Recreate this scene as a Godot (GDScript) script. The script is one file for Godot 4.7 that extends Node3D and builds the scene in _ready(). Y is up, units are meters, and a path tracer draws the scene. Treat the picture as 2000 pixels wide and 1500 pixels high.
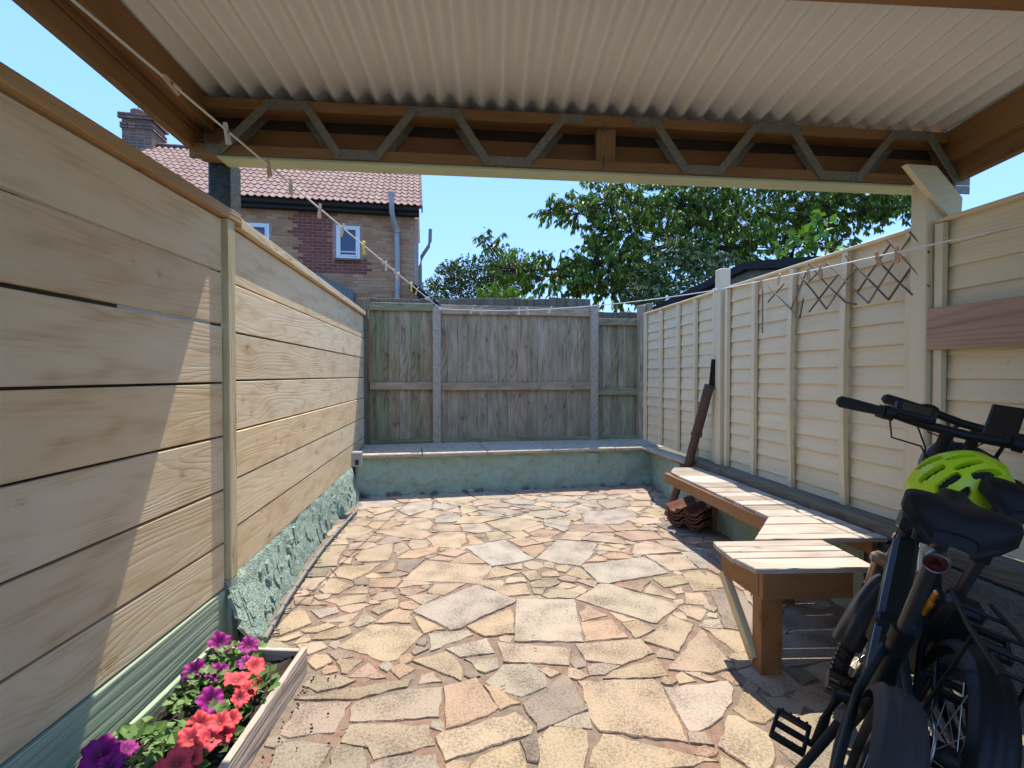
extends Node3D
# A small paved yard seen from under a corrugated canopy.
const FOCAL := 1000.0
const EYE := Vector3(0, 1.2, 0)
var view := Basis()
var rng := RandomNumberGenerator.new()
var taken := {}
var mats := {}

# ---------- turning photo pixels into directions, and meeting real planes ----------
func ray(px: float, py: float) -> Vector3:
	return view * Vector3((px - 1000.0) / FOCAL, (750.0 - py) / FOCAL, -1.0)
func at_y(px: float, py: float, y: float) -> Vector3:
	var d := ray(px, py)
	return EYE + d * ((y - EYE.y) / d.y)
func at_z(px: float, py: float, z: float) -> Vector3:
	var d := ray(px, py)
	return EYE + d * (z / d.z)
func at_plane(px: float, py: float, p: Vector3, n: Vector3) -> Vector3:
	var d := ray(px, py)
	return EYE + d * ((p - EYE).dot(n) / d.dot(n))

# ---------- geometry collector ----------
class Geo:
	var v := PackedVector3Array()
	var n := PackedVector3Array()
	var t := PackedVector2Array()
	var c := PackedColorArray()
	var i := PackedInt32Array()
	func poly(p: Array, uv: Array, mid: Vector3, col := Color.WHITE) -> void:
		var nn: Vector3 = (p[1] - p[0]).cross(p[2] - p[0])
		if nn.length_squared() < 1e-16 and p.size() > 3:
			nn = (p[2] - p[0]).cross(p[3] - p[0])
		nn = nn.normalized()
		var cen := Vector3.ZERO
		for q in p: cen += q
		cen /= p.size()
		var flip := nn.dot(cen - mid) < 0.0
		if flip: nn = -nn
		var b := v.size()
		for k in p.size():
			v.append(p[k]); n.append(nn); t.append(uv[k]); c.append(col)
		for k in range(1, p.size() - 1):
			if flip: i.append_array([b, b + k, b + k + 1])
			else: i.append_array([b, b + k + 1, b + k])
	func box(x: Transform3D, s: Vector3, ch := 0.003, g := 0, uo := Vector2.ZERO, us := Vector2(1, 1), col := Color.WHITE) -> void:
		var h := s * 0.5
		var e := minf(ch, minf(h.x, minf(h.y, h.z)) * 0.6)
		for a in 3:
			var b := (a + 1) % 3
			var d := (a + 2) % 3
			for sg in [-1.0, 1.0]:
				var q := []
				for m in [[-1, -1], [1, -1], [1, 1], [-1, 1]]:
					var p := Vector3.ZERO
					p[a] = h[a] * sg; p[b] = (h[b] - e) * m[0]; p[d] = (h[d] - e) * m[1]
					q.append(p)
				_bf(x, q, a, g, uo, us, col)
			for s1 in [-1.0, 1.0]:
				for s2 in [-1.0, 1.0]:
					# edge between face a and face b, running along d
					var q2 := []
					for m2 in [-1.0, 1.0]:
						var p1 := Vector3.ZERO
						p1[a] = h[a] * s1; p1[b] = (h[b] - e) * s2; p1[d] = (h[d] - e) * m2
						q2.append(p1)
					for m3 in [1.0, -1.0]:
						var p2 := Vector3.ZERO
						p2[a] = (h[a] - e) * s1; p2[b] = h[b] * s2; p2[d] = (h[d] - e) * m3
						q2.append(p2)
					_bf(x, q2, a, g, uo, us, col)
		for sx in [-1.0, 1.0]:
			for sy in [-1.0, 1.0]:
				for sz in [-1.0, 1.0]:
					_bf(x, [Vector3(h.x * sx, (h.y - e) * sy, (h.z - e) * sz), Vector3((h.x - e) * sx, h.y * sy, (h.z - e) * sz), Vector3((h.x - e) * sx, (h.y - e) * sy, h.z * sz)], 1, g, uo, us, col)
	func _bf(x: Transform3D, q: Array, a: int, g: int, uo: Vector2, us: Vector2, col: Color) -> void:
		var uv := []
		var w := []
		var o1 := g
		var o2 := 3 - g - a
		if a == g:
			o1 = (g + 1) % 3; o2 = (g + 2) % 3
		for p in q:
			uv.append(Vector2(p[o1] / us.x + uo.x, p[o2] / us.y + uo.y + a * 0.13))
			w.append(x * p)
		poly(w, uv, x.origin, col)
	# a sheet of rows of points, smooth normals
	func sheet(rows: Array, us := Vector2(1, 1), col := Color.WHITE, wrap := false, cols := []) -> void:
		var nr := rows.size()
		var nc: int = rows[0].size()
		var b := v.size()
		var lu := 0.0
		for r in nr:
			if r > 0: lu += rows[r][0].distance_to(rows[r - 1][0])
			var lv := 0.0
			for k in nc:
				if k > 0: lv += rows[r][k].distance_to(rows[r][k - 1])
				var r0: int = maxi(r - 1, 0)
				var r1: int = mini(r + 1, nr - 1)
				var k0: int = k - 1
				var k1: int = k + 1
				if wrap:
					if k0 < 0: k0 = nc - 2
					if k1 >= nc: k1 = 1
				else:
					k0 = maxi(k0, 0); k1 = mini(k1, nc - 1)
				var nn: Vector3 = (rows[r1][k] - rows[r0][k]).cross(rows[r][k1] - rows[r][k0])
				v.append(rows[r][k]); n.append(nn.normalized() if nn.length_squared() > 1e-18 else Vector3.UP); t.append(Vector2(lu / us.x, lv / us.y))
				c.append(cols[r][k] if cols.size() > 0 else col)
		for r in nr - 1:
			for k in nc - 1:
				var a := b + r * nc + k
				i.append_array([a, a + 1, a + nc, a + 1, a + nc + 1, a + nc])
	func tube(path: Array, rad: Variant, sides := 8, col := Color.WHITE, us := Vector2(1, 1), squash := 1.0, upv := Vector3.UP) -> void:
		var rows := []
		for k in path.size():
			var d: Vector3 = (path[mini(k + 1, path.size() - 1)] - path[maxi(k - 1, 0)]).normalized()
			var u := upv
			if absf(d.dot(u)) > 0.95: u = Vector3.RIGHT
			var a := d.cross(u).normalized()
			var e := a.cross(d).normalized()
			var rr: float = rad if rad is float else rad[k]
			var row := []
			for s in sides + 1:
				var an := TAU * s / sides
				row.append(path[k] + (a * cos(an) + e * sin(an) * squash) * rr)
			rows.append(row)
		sheet(rows, us, col, true)
		for en in [0, path.size() - 1]:
			var q := []
			var uv := []
			for s in sides:
				q.append(rows[en][s]); uv.append(Vector2(cos(TAU * s / sides), sin(TAU * s / sides)) * 0.02)
			var inner: Vector3 = path[1] if en == 0 else path[path.size() - 2]
			poly(q, uv, inner, col)
	func lathe(x: Transform3D, prof: Array, sides := 20, col := Color.WHITE) -> void:
		var rows := []
		for p in prof:
			var row := []
			for s in sides + 1:
				var an := -TAU * s / sides
				row.append(x * Vector3(p.x * cos(an), p.y, p.x * sin(an)))
			rows.append(row)
		sheet(rows, Vector2(1, 1), col, true)
	# flat outline pushed along a direction
	func prism(pts: Array, push: Vector3, us := Vector2(1, 1), uo := Vector2.ZERO, col := Color.WHITE) -> void:
		var mid := Vector3.ZERO
		for p in pts: mid += p
		mid = mid / pts.size() + push * 0.5
		var e1: Vector3 = (pts[1] - pts[0]).normalized()
		var e2: Vector3 = push.normalized().cross(e1)
		var top := []
		var uv := []
		for p in pts:
			top.append(p + push)
			uv.append(Vector2((p - pts[0]).dot(e1) / us.x, (p - pts[0]).dot(e2) / us.y) + uo)
		poly(pts, uv, mid, col); poly(top, uv, mid, col)
		for k in pts.size():
			var m: int = (k + 1) % pts.size()
			var l: float = pts[k].distance_to(pts[m])
			poly([pts[k], pts[m], top[m], top[k]], [uo, uo + Vector2(l / us.x, 0), uo + Vector2(l / us.x, push.length() / us.y), uo + Vector2(0, push.length() / us.y)], mid, col)
	func mesh() -> ArrayMesh:
		var m := ArrayMesh.new()
		if v.size() == 0: return m
		var a := []
		a.resize(Mesh.ARRAY_MAX)
		a[Mesh.ARRAY_VERTEX] = v; a[Mesh.ARRAY_NORMAL] = n; a[Mesh.ARRAY_TEX_UV] = t; a[Mesh.ARRAY_COLOR] = c; a[Mesh.ARRAY_INDEX] = i
		m.add_surface_from_arrays(Mesh.PRIMITIVE_TRIANGLES, a)
		return m

# ---------- things, parts, labels ----------
func numbered(called: String) -> String:
	if not taken.has(called):
		taken[called] = 0
		return called
	taken[called] += 1
	return "%s_%03d" % [called, taken[called]]
func tag(o: Node3D, label: String, category: String, group := "", kind := "") -> void:
	if label != "": o.set_meta("label", label)
	if category != "": o.set_meta("category", category)
	if group != "": o.set_meta("group", group)
	if kind != "": o.set_meta("kind", kind)
func thing(called: String, label: String, category: String, at := Vector3.ZERO, group := "", kind := "") -> Node3D:
	var o := Node3D.new()
	o.name = numbered(called)
	add_child(o)
	o.position = at
	tag(o, label, category, group, kind)
	return o
func part(called: String, mesh: Mesh, m: Material, parent: Node3D, at := Transform3D.IDENTITY) -> MeshInstance3D:
	var o := MeshInstance3D.new()
	o.name = called if parent != self else numbered(called)
	o.mesh = mesh
	o.material_override = m
	parent.add_child(o, true)
	o.transform = at
	return o
func xf(at: Vector3, b := Basis()) -> Transform3D:
	return Transform3D(b, at)
# basis whose x axis points along d, y as close to up as can be
func along(d: Vector3, up := Vector3.UP) -> Basis:
	var x := d.normalized()
	var u := up
	if absf(x.dot(u)) > 0.98: u = Vector3.RIGHT
	var z := x.cross(u).normalized()
	return Basis(x, z.cross(x).normalized(), z)
func rnd(a: float, b: float) -> float:
	return rng.randf_range(a, b)
func ruv() -> Vector2:
	return Vector2(rng.randf(), rng.randf())

# ---------- materials ----------
func lin(r: float, g: float, b: float) -> Color:
	return Color(r, g, b).linear_to_srgb()
func mat(key: String, col: Color, rough := 0.8, tex: Variant = null, extra := {}) -> StandardMaterial3D:
	if mats.has(key): return mats[key]
	var m := StandardMaterial3D.new()
	m.albedo_color = col
	m.roughness = rough
	m.cull_mode = BaseMaterial3D.CULL_DISABLED
	if tex != null:
		m.albedo_texture = tex[0]
		if tex.size() > 1 and tex[1] != null:
			m.normal_enabled = true
			m.normal_texture = tex[1]
			m.normal_scale = extra.get("nscale", 1.0)
	if extra.get("vc", false): m.vertex_color_use_as_albedo = true
	if extra.has("metal"): m.metallic = extra.metal
	if extra.has("spec"): m.metallic_specular = extra.spec
	if extra.has("coat"):
		m.clearcoat_enabled = true; m.clearcoat = extra.coat; m.clearcoat_roughness = 0.15
	if extra.has("back"):
		m.backlight_enabled = true; m.backlight = extra.back
	if extra.has("tri"):
		m.uv1_triplanar = true; m.uv1_world_triplanar = true; m.uv1_scale = Vector3.ONE * extra.tri
	mats[key] = m
	return m

func noise_bytes(w: int, h: int, seed_: int, freq: float, oct := 1, sx := 1, sy := 1) -> PackedByteArray:
	var f := FastNoiseLite.new()
	f.seed = seed_
	f.noise_type = FastNoiseLite.TYPE_SIMPLEX_SMOOTH
	f.frequency = freq
	f.fractal_type = FastNoiseLite.FRACTAL_FBM if oct > 1 else FastNoiseLite.FRACTAL_NONE
	f.fractal_octaves = oct
	var im := f.get_seamless_image(w / sx, h / sy)
	im.convert(Image.FORMAT_L8)
	if sx > 1 or sy > 1: im.resize(w, h, Image.INTERPOLATE_CUBIC)
	return im.get_data()
func ramp(stops: Array) -> PackedByteArray:
	# stops: [position, Color(linear)]
	var out := PackedByteArray()
	out.resize(768)
	for k in 256:
		var x := k / 255.0
		var a = stops[0]
		var b = stops[stops.size() - 1]
		for s in stops.size() - 1:
			if x >= stops[s][0] and x <= stops[s + 1][0]:
				a = stops[s]; b = stops[s + 1]
		var w := clampf((x - a[0]) / maxf(b[0] - a[0], 1e-5), 0, 1)
		var q: Color = a[1].lerp(b[1], w).linear_to_srgb()
		out[k * 3] = int(q.r * 255); out[k * 3 + 1] = int(q.g * 255); out[k * 3 + 2] = int(q.b * 255)
	return out
func textures(w: int, h: int, tone: PackedByteArray, lut: PackedByteArray, height: PackedByteArray, bump: float) -> Array:
	var out := PackedByteArray()
	out.resize(w * h * 3)
	for k in w * h:
		var q := tone[k] * 3
		out[k * 3] = lut[q]; out[k * 3 + 1] = lut[q + 1]; out[k * 3 + 2] = lut[q + 2]
	var im := Image.create_from_data(w, h, false, Image.FORMAT_RGB8, out)
	var nm := Image.create_from_data(w, h, false, Image.FORMAT_L8, height)
	nm.convert(Image.FORMAT_RGBA8)
	nm.bump_map_to_normal_map(bump)
	return [ImageTexture.create_from_image(im), ImageTexture.create_from_image(nm)]
# sawn timber: rings, fibre, blotches, knots; u runs along the grain and both ways tile
func wood(w: int, h: int, seed_: int, rings: int, knots: int, stops: Array, warp: float, fib: float, ringy: float, blot: float, bump: float) -> Array:
	var n1 := noise_bytes(w, h, seed_, 0.006, 2, 8, 1)
	var n2 := noise_bytes(w, h, seed_ + 1, 0.22, 2, 32, 1)
	var n3 := noise_bytes(w, h, seed_ + 2, 0.012, 3, 4, 1)
	var dv := PackedFloat32Array()
	dv.resize(w * h)
	var dk := PackedFloat32Array()
	dk.resize(w * h)
	var r := RandomNumberGenerator.new()
	r.seed = seed_
	for k in knots:
		var ku := r.randi_range(0, w - 1)
		var kv := r.randi_range(0, h - 1)
		var kr := r.randf_range(6.0, 15.0) * h / 512.0
		var wu := int(kr * 9)
		var wv := int(kr * 4)
		for y in range(-wv, wv + 1):
			for x in range(-wu, wu + 1):
				var id := posmod(kv + y, h) * w + posmod(ku + x, w)
				var e := x * x / (kr * kr * 9.0) + y * y / (kr * kr * 1.7)
				dv[id] += (1.0 if y > 0 else -1.0) * exp(-e) * kr / h * rings * 0.9 * minf(1.0, absf(y) / (kr * 0.5))
				var an := atan2(y, x)
				var q := sqrt(x * x / 1.9 + y * y * 1.0) / kr * (1.0 + 0.14 * sin(2.0 * an + k) + 0.10 * sin(5.0 * an + k * 2.0))
				if q < 1.1:
					dk[id] = maxf(dk[id], (0.16 + 0.30 * exp(-q * q * 5.0) + 0.16 * exp(-pow((q - 0.9) * 9.0, 2.0)) + 0.05 * sin(q * 13.0 + an)) * clampf((1.1 - q) * 6.0, 0, 1))
				elif q < 2.6:
					dk[id] = maxf(dk[id], 0.06 * (2.6 - q))
	var tone := PackedByteArray()
	tone.resize(w * h)
	var hei := PackedByteArray()
	hei.resize(w * h)
	for y in h:
		var bv := float(y) / h * rings
		for x in w:
			var id := y * w + x
			var s := 0.5 + 0.5 * sin(TAU * (bv + warp * (n1[id] / 255.0 - 0.5) + dv[id]))
			s = s * s * s
			var fb := n2[id] / 255.0 - 0.5
			var t := 0.3 + ringy * s + fib * fb + blot * (n3[id] / 255.0 - 0.5) + dk[id]
			tone[id] = int(clampf(t, 0, 1) * 255)
			hei[id] = int(clampf(0.55 - 0.3 * s + 0.35 * fb - dk[id] * 0.2, 0, 1) * 255)
	return textures(w, h, tone, ramp(stops), hei, bump)
# mixed noises, layers: [frequency, weight, octaves]
func mottle(w: int, seed_: int, layers: Array, stops: Array, bump: float, gain := 1.0) -> Array:
	var acc := PackedFloat32Array()
	acc.resize(w * w)
	acc.fill(0.5)
	var k2 := 0
	for l in layers:
		var nb := noise_bytes(w, w, seed_ + k2, l[0], l[2])
		k2 += 7
		var wt: float = l[1] / 255.0
		var hf: float = -0.5 * l[1]
		for k in w * w: acc[k] += nb[k] * wt + hf
	var tone := PackedByteArray()
	tone.resize(w * w)
	for k in w * w: tone[k] = int(clampf(0.5 + (acc[k] - 0.5) * gain, 0, 1) * 255)
	return textures(w, w, tone, ramp(stops), tone, bump)
const STONES := [
"g -185,-3578 92,-3707 280,-3322 138,-3247 -1,-3198",
"g 289,-3333 483,-3691 745,-3596 690,-3414 559,-3187 455,-3224",
"g 563,-3182 994,-3317 1045,-3211 1072,-3051 677,-2904 620,-2915",
"g 452,-2710 624,-2901 675,-2895 973,-2613 797,-2427 768,-2435",
"g 136,-2715 440,-2703 411,-2270 103,-2288",
"g -398,-2603 -361,-2667 -78,-2916 132,-2708 107,-2663 -94,-2482 -146,-2415 -193,-2398 -214,-2430",
"y -524,-2998 -422,-3304 -9,-3209 -1,-3166 -78,-2934 -149,-2955",
"y -20,-3006 -1,-3145 27,-3186 174,-3087",
"y 84,-3195 195,-3234 189,-3148 126,-3151",
"y 212,-3244 264,-3283 318,-3240 329,-3185 284,-3134 241,-3146 205,-3201",
"y 334,-3240 378,-3260 397,-3215 381,-3151 335,-3174",
"y 395,-3172 476,-3201 490,-3157 448,-3086 407,-3108",
"y 300,-3062 345,-3111 398,-3098 401,-3028 304,-3022",
"y 482,-3105 527,-3162 560,-3123 586,-2992 541,-2974 453,-3046",
"y 182,-3087 275,-3124 289,-2984 224,-2968",
"y 89,-2983 105,-3011 189,-3008 199,-2941 80,-2928",
"y -74,-2934 -53,-2979 59,-2975 73,-2928 24,-2834",
"y 28,-2825 57,-2884 194,-2923 215,-2801 209,-2776 90,-2765",
"y 224,-2922 269,-2966 382,-2971 395,-2925 317,-2865 231,-2869",
"y 392,-2990 443,-3026 501,-2985 477,-2930 417,-2951",
"y 491,-2948 532,-2965 611,-2925 578,-2855",
"y 421,-2826 503,-2884 532,-2822 498,-2773",
"y 278,-2765 328,-2830 395,-2845 491,-2773 440,-2719 309,-2724",
"y 229,-2851 305,-2848 272,-2774 234,-2784",
"y 137,-2739 216,-2768 216,-2723 140,-2726",
"y 222,-2760 264,-2758 267,-2721 222,-2723",
"y -117,-2432 91,-2605 108,-2548 103,-2357 -30,-2339",
"p 447,-2507 445,-2548 499,-2632 574,-2515 442,-2461",
"p 437,-2448 590,-2474 620,-2301 423,-2275",
"y 596,-2556 717,-2463 634,-2447",
"y 633,-2434 718,-2456 767,-2372 659,-2294 651,-2317",
"y 689,-2264 891,-2496 966,-2401 809,-2169",
"y 711,-2162 738,-2192 777,-2160 767,-2115 707,-2133",
"y 378,-2249 674,-2282 697,-2163 540,-2081 397,-2120",
"y 28,-2280 326,-2225 343,-2203 317,-2090 53,-2125",
"p 125,-3705 237,-3775 360,-3625 205,-3563",
"y -50,-3895 68,-3906 160,-3763 -15,-3682",
"p -182,-3807 -155,-3852 -46,-3627 -163,-3605",
"p 207,-3523 362,-3597 364,-3490 276,-3334 201,-3484",
"y 288,-3758 403,-3814 454,-3678 348,-3639",
"y 497,-3720 578,-3886 764,-3878 642,-3685",
"y 656,-3684 755,-3831 910,-3825 960,-3573",
"y 718,-3463 761,-3581 882,-3483 865,-3432",
"p 873,-3444 973,-3519 930,-3380",
"p 600,-3251 698,-3364 755,-3314 734,-3257",
"p 743,-3375 830,-3413 903,-3393 927,-3308 769,-3302",
"p 592,-3917 633,-4051 907,-4075 945,-3871 790,-3861",
"y 946,-3391 1014,-3571 1108,-3637 1191,-3550 1274,-3403 1033,-3363",
"y 1024,-3347 1285,-3341 1275,-3105 1098,-3080",
"p 924,-3824 999,-3869 1240,-3875 1252,-3689 1015,-3641",
"p 926,-4022 1123,-4066 1146,-3912 964,-3886",
"y 1141,-3912 1231,-4044 1286,-3939 1279,-3874",
"p 1263,-3810 1347,-3839 1391,-3744 1406,-3583 1267,-3719",
"g 791,-4385 811,-4468 1246,-4515 1250,-4286 1020,-4071 755,-4099",
"y 1126,-4176 1184,-4250 1394,-4222 1377,-4074 1190,-4046",
"g 1005,-4706 1029,-4852 1269,-4919 1291,-4743 1260,-4649 1046,-4545",
"g 882,-4960 915,-5039 1143,-5084 1126,-4950 919,-4856",
"g 1156,-5029 1369,-5103 1400,-5074 1289,-4944",
"y 1298,-4791 1512,-4807 1453,-4619 1277,-4626",
"y 1206,-4538 1259,-4604 1410,-4575 1268,-4428",
"y 1324,-4426 1413,-4530 1594,-4545 1542,-4334 1415,-4319",
"y 1255,-4326 1334,-4384 1485,-4297 1415,-4221",
"y 1388,-5102 1584,-5122 1576,-4932 1520,-4832 1380,-4863",
"g 808,-4714 982,-4804 1000,-4547 886,-4618",
"g 666,-4560 816,-4691 923,-4572 837,-4424 737,-4428",
"g 306,-4364 336,-4465 569,-4520 658,-4350 448,-4241",
"y -42,-4149 193,-4289 423,-4102 236,-3932 87,-3905",
"y 205,-4316 309,-4404 421,-4185 334,-4159",
"g 425,-4077 435,-4222 658,-4213 597,-3950 548,-3887",
"p 238,-3964 412,-4095 411,-3991 282,-3881",
"p 280,-3850 398,-3958 527,-3872 431,-3722 323,-3786",
"y 107,-3888 226,-3922 285,-3788 178,-3747 134,-3825",
"y -285,-4735 -213,-4708 -115,-4548 -264,-4387",
"g -113,-4483 103,-4605 290,-4446 53,-4314 -89,-4379",
"y -71,-4657 72,-4865 189,-4730 139,-4626",
"g 97,-4864 275,-4984 412,-4827 378,-4708 202,-4748",
"g 187,-4669 375,-4676 528,-4566 362,-4507",
"g 424,-4826 450,-4977 664,-5076 863,-4961 738,-4804",
"g 541,-4678 589,-4781 816,-4762 645,-4574",
"y -1122,-4610 -906,-4668 -878,-4578 -1004,-4436",
"y -990,-4376 -851,-4555 -707,-4364 -830,-4273 -991,-4242",
"y -1117,-4284 -1077,-4379 -993,-4205 -998,-4099 -1125,-4121",
"g -867,-4644 -737,-4848 -565,-4915 -541,-4608 -700,-4384 -768,-4468",
"y -713,-4087 -693,-4275 -550,-4319 -477,-4148 -497,-3977 -778,-4107",
"y -673,-4351 -559,-4565 -383,-4494 -495,-4305",
"g -536,-4768 -315,-4831 -260,-4710 -411,-4559 -532,-4630",
"y -899,-3929 -768,-4055 -596,-4048 -446,-3879 -515,-3745 -694,-3812",
"y -441,-3787 -371,-3898 -245,-3909 -243,-3871 -381,-3799",
"y -461,-4009 -424,-4128 -256,-4086 -247,-3941 -393,-3924",
"g -483,-4297 -310,-4417 -236,-4268 -314,-4178 -458,-4166",
"g -247,-4104 -53,-4131 -1,-3925 -107,-3865 -217,-3933",
"y -994,-3721 -952,-3868 -795,-3801 -838,-3701",
"y -891,-3380 -886,-3528 -707,-3682 -675,-3469 -672,-3325 -864,-3310",
"y -1150,-3488 -1148,-3617 -1008,-3625 -1002,-3361 -976,-3248 -1106,-3232 -1129,-3276",
"y -1148,-3644 -1146,-3785 -1088,-3843 -1020,-3666",
"y -973,-3292 -972,-3372 -916,-3381 -897,-3267",
"y -665,-3506 -683,-3653 -636,-3693 -566,-3541 -631,-3418",
"o -622,-3369 -562,-3515 -368,-3586 -381,-3457 -496,-3364",
"p -361,-3431 -277,-3555 -174,-3461 -238,-3378",
"p -418,-3338 -341,-3406 -226,-3330 -282,-3305",
"y -995,-3206 -703,-3281 -749,-3134 -819,-3019 -916,-3071",
"y -1079,-2921 -1096,-3049 -989,-3064 -957,-2988 -994,-2883",
"y -958,-2882 -952,-3044 -909,-3023 -789,-2936 -843,-2827 -914,-2829",
"o -688,-2905 -716,-3025 -546,-3037 -529,-2980 -550,-2900",
"p -700,-3122 -626,-3323 -609,-3233 -609,-3128",
"d -585,-3168 -605,-3322 -434,-3339 -500,-3124",
"y -815,-2826 -738,-2934 -694,-2871 -683,-2824",
"y -639,-2754 -622,-2834 -553,-2840 -511,-2765 -601,-2737",
"y -894,-2749 -779,-2795 -680,-2812 -666,-2724 -792,-2676",
"y -529,-2899 -510,-2998 -465,-2996 -340,-2945",
"y -354,-2824 -324,-2935 -148,-2943 -259,-2787",
"y -430,-2818 -280,-2788 -362,-2674 -466,-2779",
"p -518,-2881 -425,-2877 -365,-2858 -445,-2781 -499,-2813",
"p -1063,-2787 -960,-2783 -948,-2690 -1024,-2701",
"y -941,-2690 -935,-2750 -864,-2694",
"y -380,-2527 -369,-2539 -218,-2405 -316,-2373",
"p -565,-2488 -493,-2628 -400,-2596 -398,-2481",
"y -614,-2619 -553,-2735 -499,-2733 -489,-2642 -566,-2575",
"g -656,-2460 -648,-2627 -565,-2514 -635,-2447",
"y -832,-2518 -702,-2587 -660,-2620 -699,-2506 -795,-2497",
"y -894,-2432 -793,-2491 -748,-2464 -814,-2408 -867,-2407",
"y -815,-2341 -799,-2399 -683,-2449 -652,-2387 -712,-2343",
"g -921,-2631 -808,-2662 -775,-2597 -847,-2545",
"y -1019,-2378 -1018,-2649 -965,-2647 -873,-2494 -971,-2388",
"y -976,-2331 -903,-2409 -872,-2372 -924,-2329",
"y -675,-2275 -590,-2464 -392,-2443 -320,-2362 -401,-2162 -440,-2144",
"g -292,-2372 -115,-2395 -90,-2353 -263,-2227",
"y -343,-2220 -329,-2262 -281,-2238 -330,-2194",
"g -197,-2235 -24,-2321 10,-2196 -132,-2171",
"g -114,-2151 21,-2145 28,-2079 -27,-2049 -63,-2073",
"y -331,-2145 -195,-2209 -158,-2162 -123,-2076 -121,-1997 -230,-2080",
"y -866,-2294 -765,-2312 -725,-2267 -788,-2217",
"y -767,-2157 -757,-2206 -701,-2199 -669,-2149 -716,-2099",
"y -649,-2153 -639,-2172 -544,-2158 -583,-2067 -605,-2072",
"p -565,-2040 -513,-2138 -423,-2034 -462,-2027",
"p -413,-2087 -373,-2127 -314,-2083 -365,-2023",
"y -282,-1982 -277,-2037 -238,-2058 -199,-1996",
"s -727,-1988 -707,-2059 -619,-2051 -538,-2013 -591,-1974 -662,-1953",
"s -727,-1909 -530,-1964 -319,-2017 -330,-1964 -494,-1900",
"s -489,-1777 -504,-1849 -490,-1885 -379,-1911 -323,-1947 -192,-1954 -190,-1788 -348,-1778",
"s -708,-1725 -705,-1875 -573,-1881 -516,-1879 -530,-1724 -668,-1708",
"s -490,-1675 -483,-1754 -454,-1762 -221,-1750 -188,-1651 -369,-1597 -398,-1654",
"s -691,-1654 -676,-1676 -622,-1686 -522,-1659 -535,-1552 -555,-1463 -657,-1467",
"s -506,-1546 -500,-1652 -415,-1640 -388,-1577 -383,-1541",
"s -371,-1571 -291,-1605 -179,-1606 -147,-1527 -159,-1456 -338,-1464",
"p -183,-1958 -62,-2011 22,-1828 -19,-1788 -153,-1728",
"y -183,-1686 -164,-1710 81,-1798 111,-1763 138,-1716 127,-1686 -140,-1580",
"o -30,-1960 19,-1942 102,-1847 31,-1817",
"g -21,-1984 47,-2096 159,-2101 207,-2053 212,-1950 109,-1891 24,-1934",
"y -111,-1454 -64,-1553 -33,-1594 87,-1652 102,-1562 105,-1492 43,-1439",
"d 96,-1657 118,-1668 136,-1685 156,-1667 155,-1615 142,-1566 111,-1573",
"d 118,-1842 285,-2015 304,-2005 346,-1808 224,-1739 155,-1703",
"y 339,-1970 635,-1975 656,-1932 639,-1629 366,-1695 347,-1753 351,-1822",
"g 663,-1924 926,-1951 919,-1898 878,-1823 811,-1755 699,-1681 667,-1680 665,-1781",
"y 445,-1991 498,-2042 695,-2113 701,-1998 628,-1988",
"g 395,-2064 424,-2091 479,-2098 529,-2072 452,-2021 393,-2015",
"y 304,-2005 316,-2063 344,-2057 387,-2011 342,-1987",
"y 194,-2054 225,-2071 272,-2033 233,-2008",
"g 214,-1726 260,-1770 341,-1791 341,-1767 338,-1708",
"y 151,-1658 199,-1714 295,-1710 316,-1684 308,-1620 266,-1495 144,-1500",
"y 300,-1534 328,-1613 375,-1676 408,-1668 527,-1611 700,-1546 612,-1529 447,-1508",
"y 660,-1674 711,-1669 718,-1615 651,-1629",
"y 736,-1608 831,-1747 862,-1746 922,-1654 892,-1563 828,-1498 791,-1504",
"y 720,-1564 760,-1521 762,-1485 685,-1488",
"y 868,-1787 964,-1884 996,-1879 1010,-1747 939,-1710 893,-1725",
"y 722,-2042 739,-2069 967,-2334 990,-2345 995,-2045 885,-2008 759,-2036",
"y 1002,-2375 1244,-2305 1228,-2221 1205,-2179 1061,-2154",
"y 1013,-2135 1059,-2149 1200,-2158 1149,-2066 1083,-2064 998,-2035",
"y 735,-1997 770,-2022 798,-1960 731,-1946",
"y 776,-2017 843,-2008 883,-1957 842,-1956",
"p 907,-1999 961,-2014 975,-1936 942,-1929",
"g 1002,-2021 1091,-2059 1194,-2051 1190,-1911 1056,-1853",
"p 1434,-3345 1434,-3250 1448,-3091 1359,-3021 1335,-3113",
"y 1307,-3048 1345,-2990 1355,-2827 1207,-2812",
"p 1365,-3013 1436,-3078 1477,-2916 1439,-2796 1395,-2788",
"d 1213,-2771 1350,-2818 1375,-2738 1342,-2543 1253,-2308 1210,-2319 1104,-2372 1180,-2620",
"y 1397,-2770 1436,-2778 1353,-2554 1365,-2661",
"g 1278,-3390 1437,-3435 1437,-3195 1382,-3090 1295,-3114",
"y 1154,-3028 1269,-3090 1304,-2897 1250,-2793 1122,-2781",
"y 954,-2967 1135,-3009 1133,-2895 976,-2839",
"p 701,-2882 925,-2935 828,-2785",
"y 843,-2776 910,-2886 993,-2705 973,-2690",
"y 1003,-2812 1077,-2835 1059,-2767 1017,-2752",
"y 1068,-2763 1156,-2760 1152,-2682 1133,-2607 1022,-2634",
"y 962,-2584 1027,-2614 1095,-2550 1018,-2444 976,-2499",
"d 798,-1194 924,-1004 805,-760 666,-724 432,-910 547,-1191",
"y -580,-4914 -834,-4829 -1026,-5103 -799,-5205 -635,-5235",
"y 1728,-891 1718,-764 1446,-631 1339,-806 1552,-1085",
"p 1645,-5205 1290,-5370 1443,-5562 1572,-5580 1722,-5370",
"g 1497,-1599 1312,-1646 1287,-2033 1494,-2102 1695,-1953",
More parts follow.
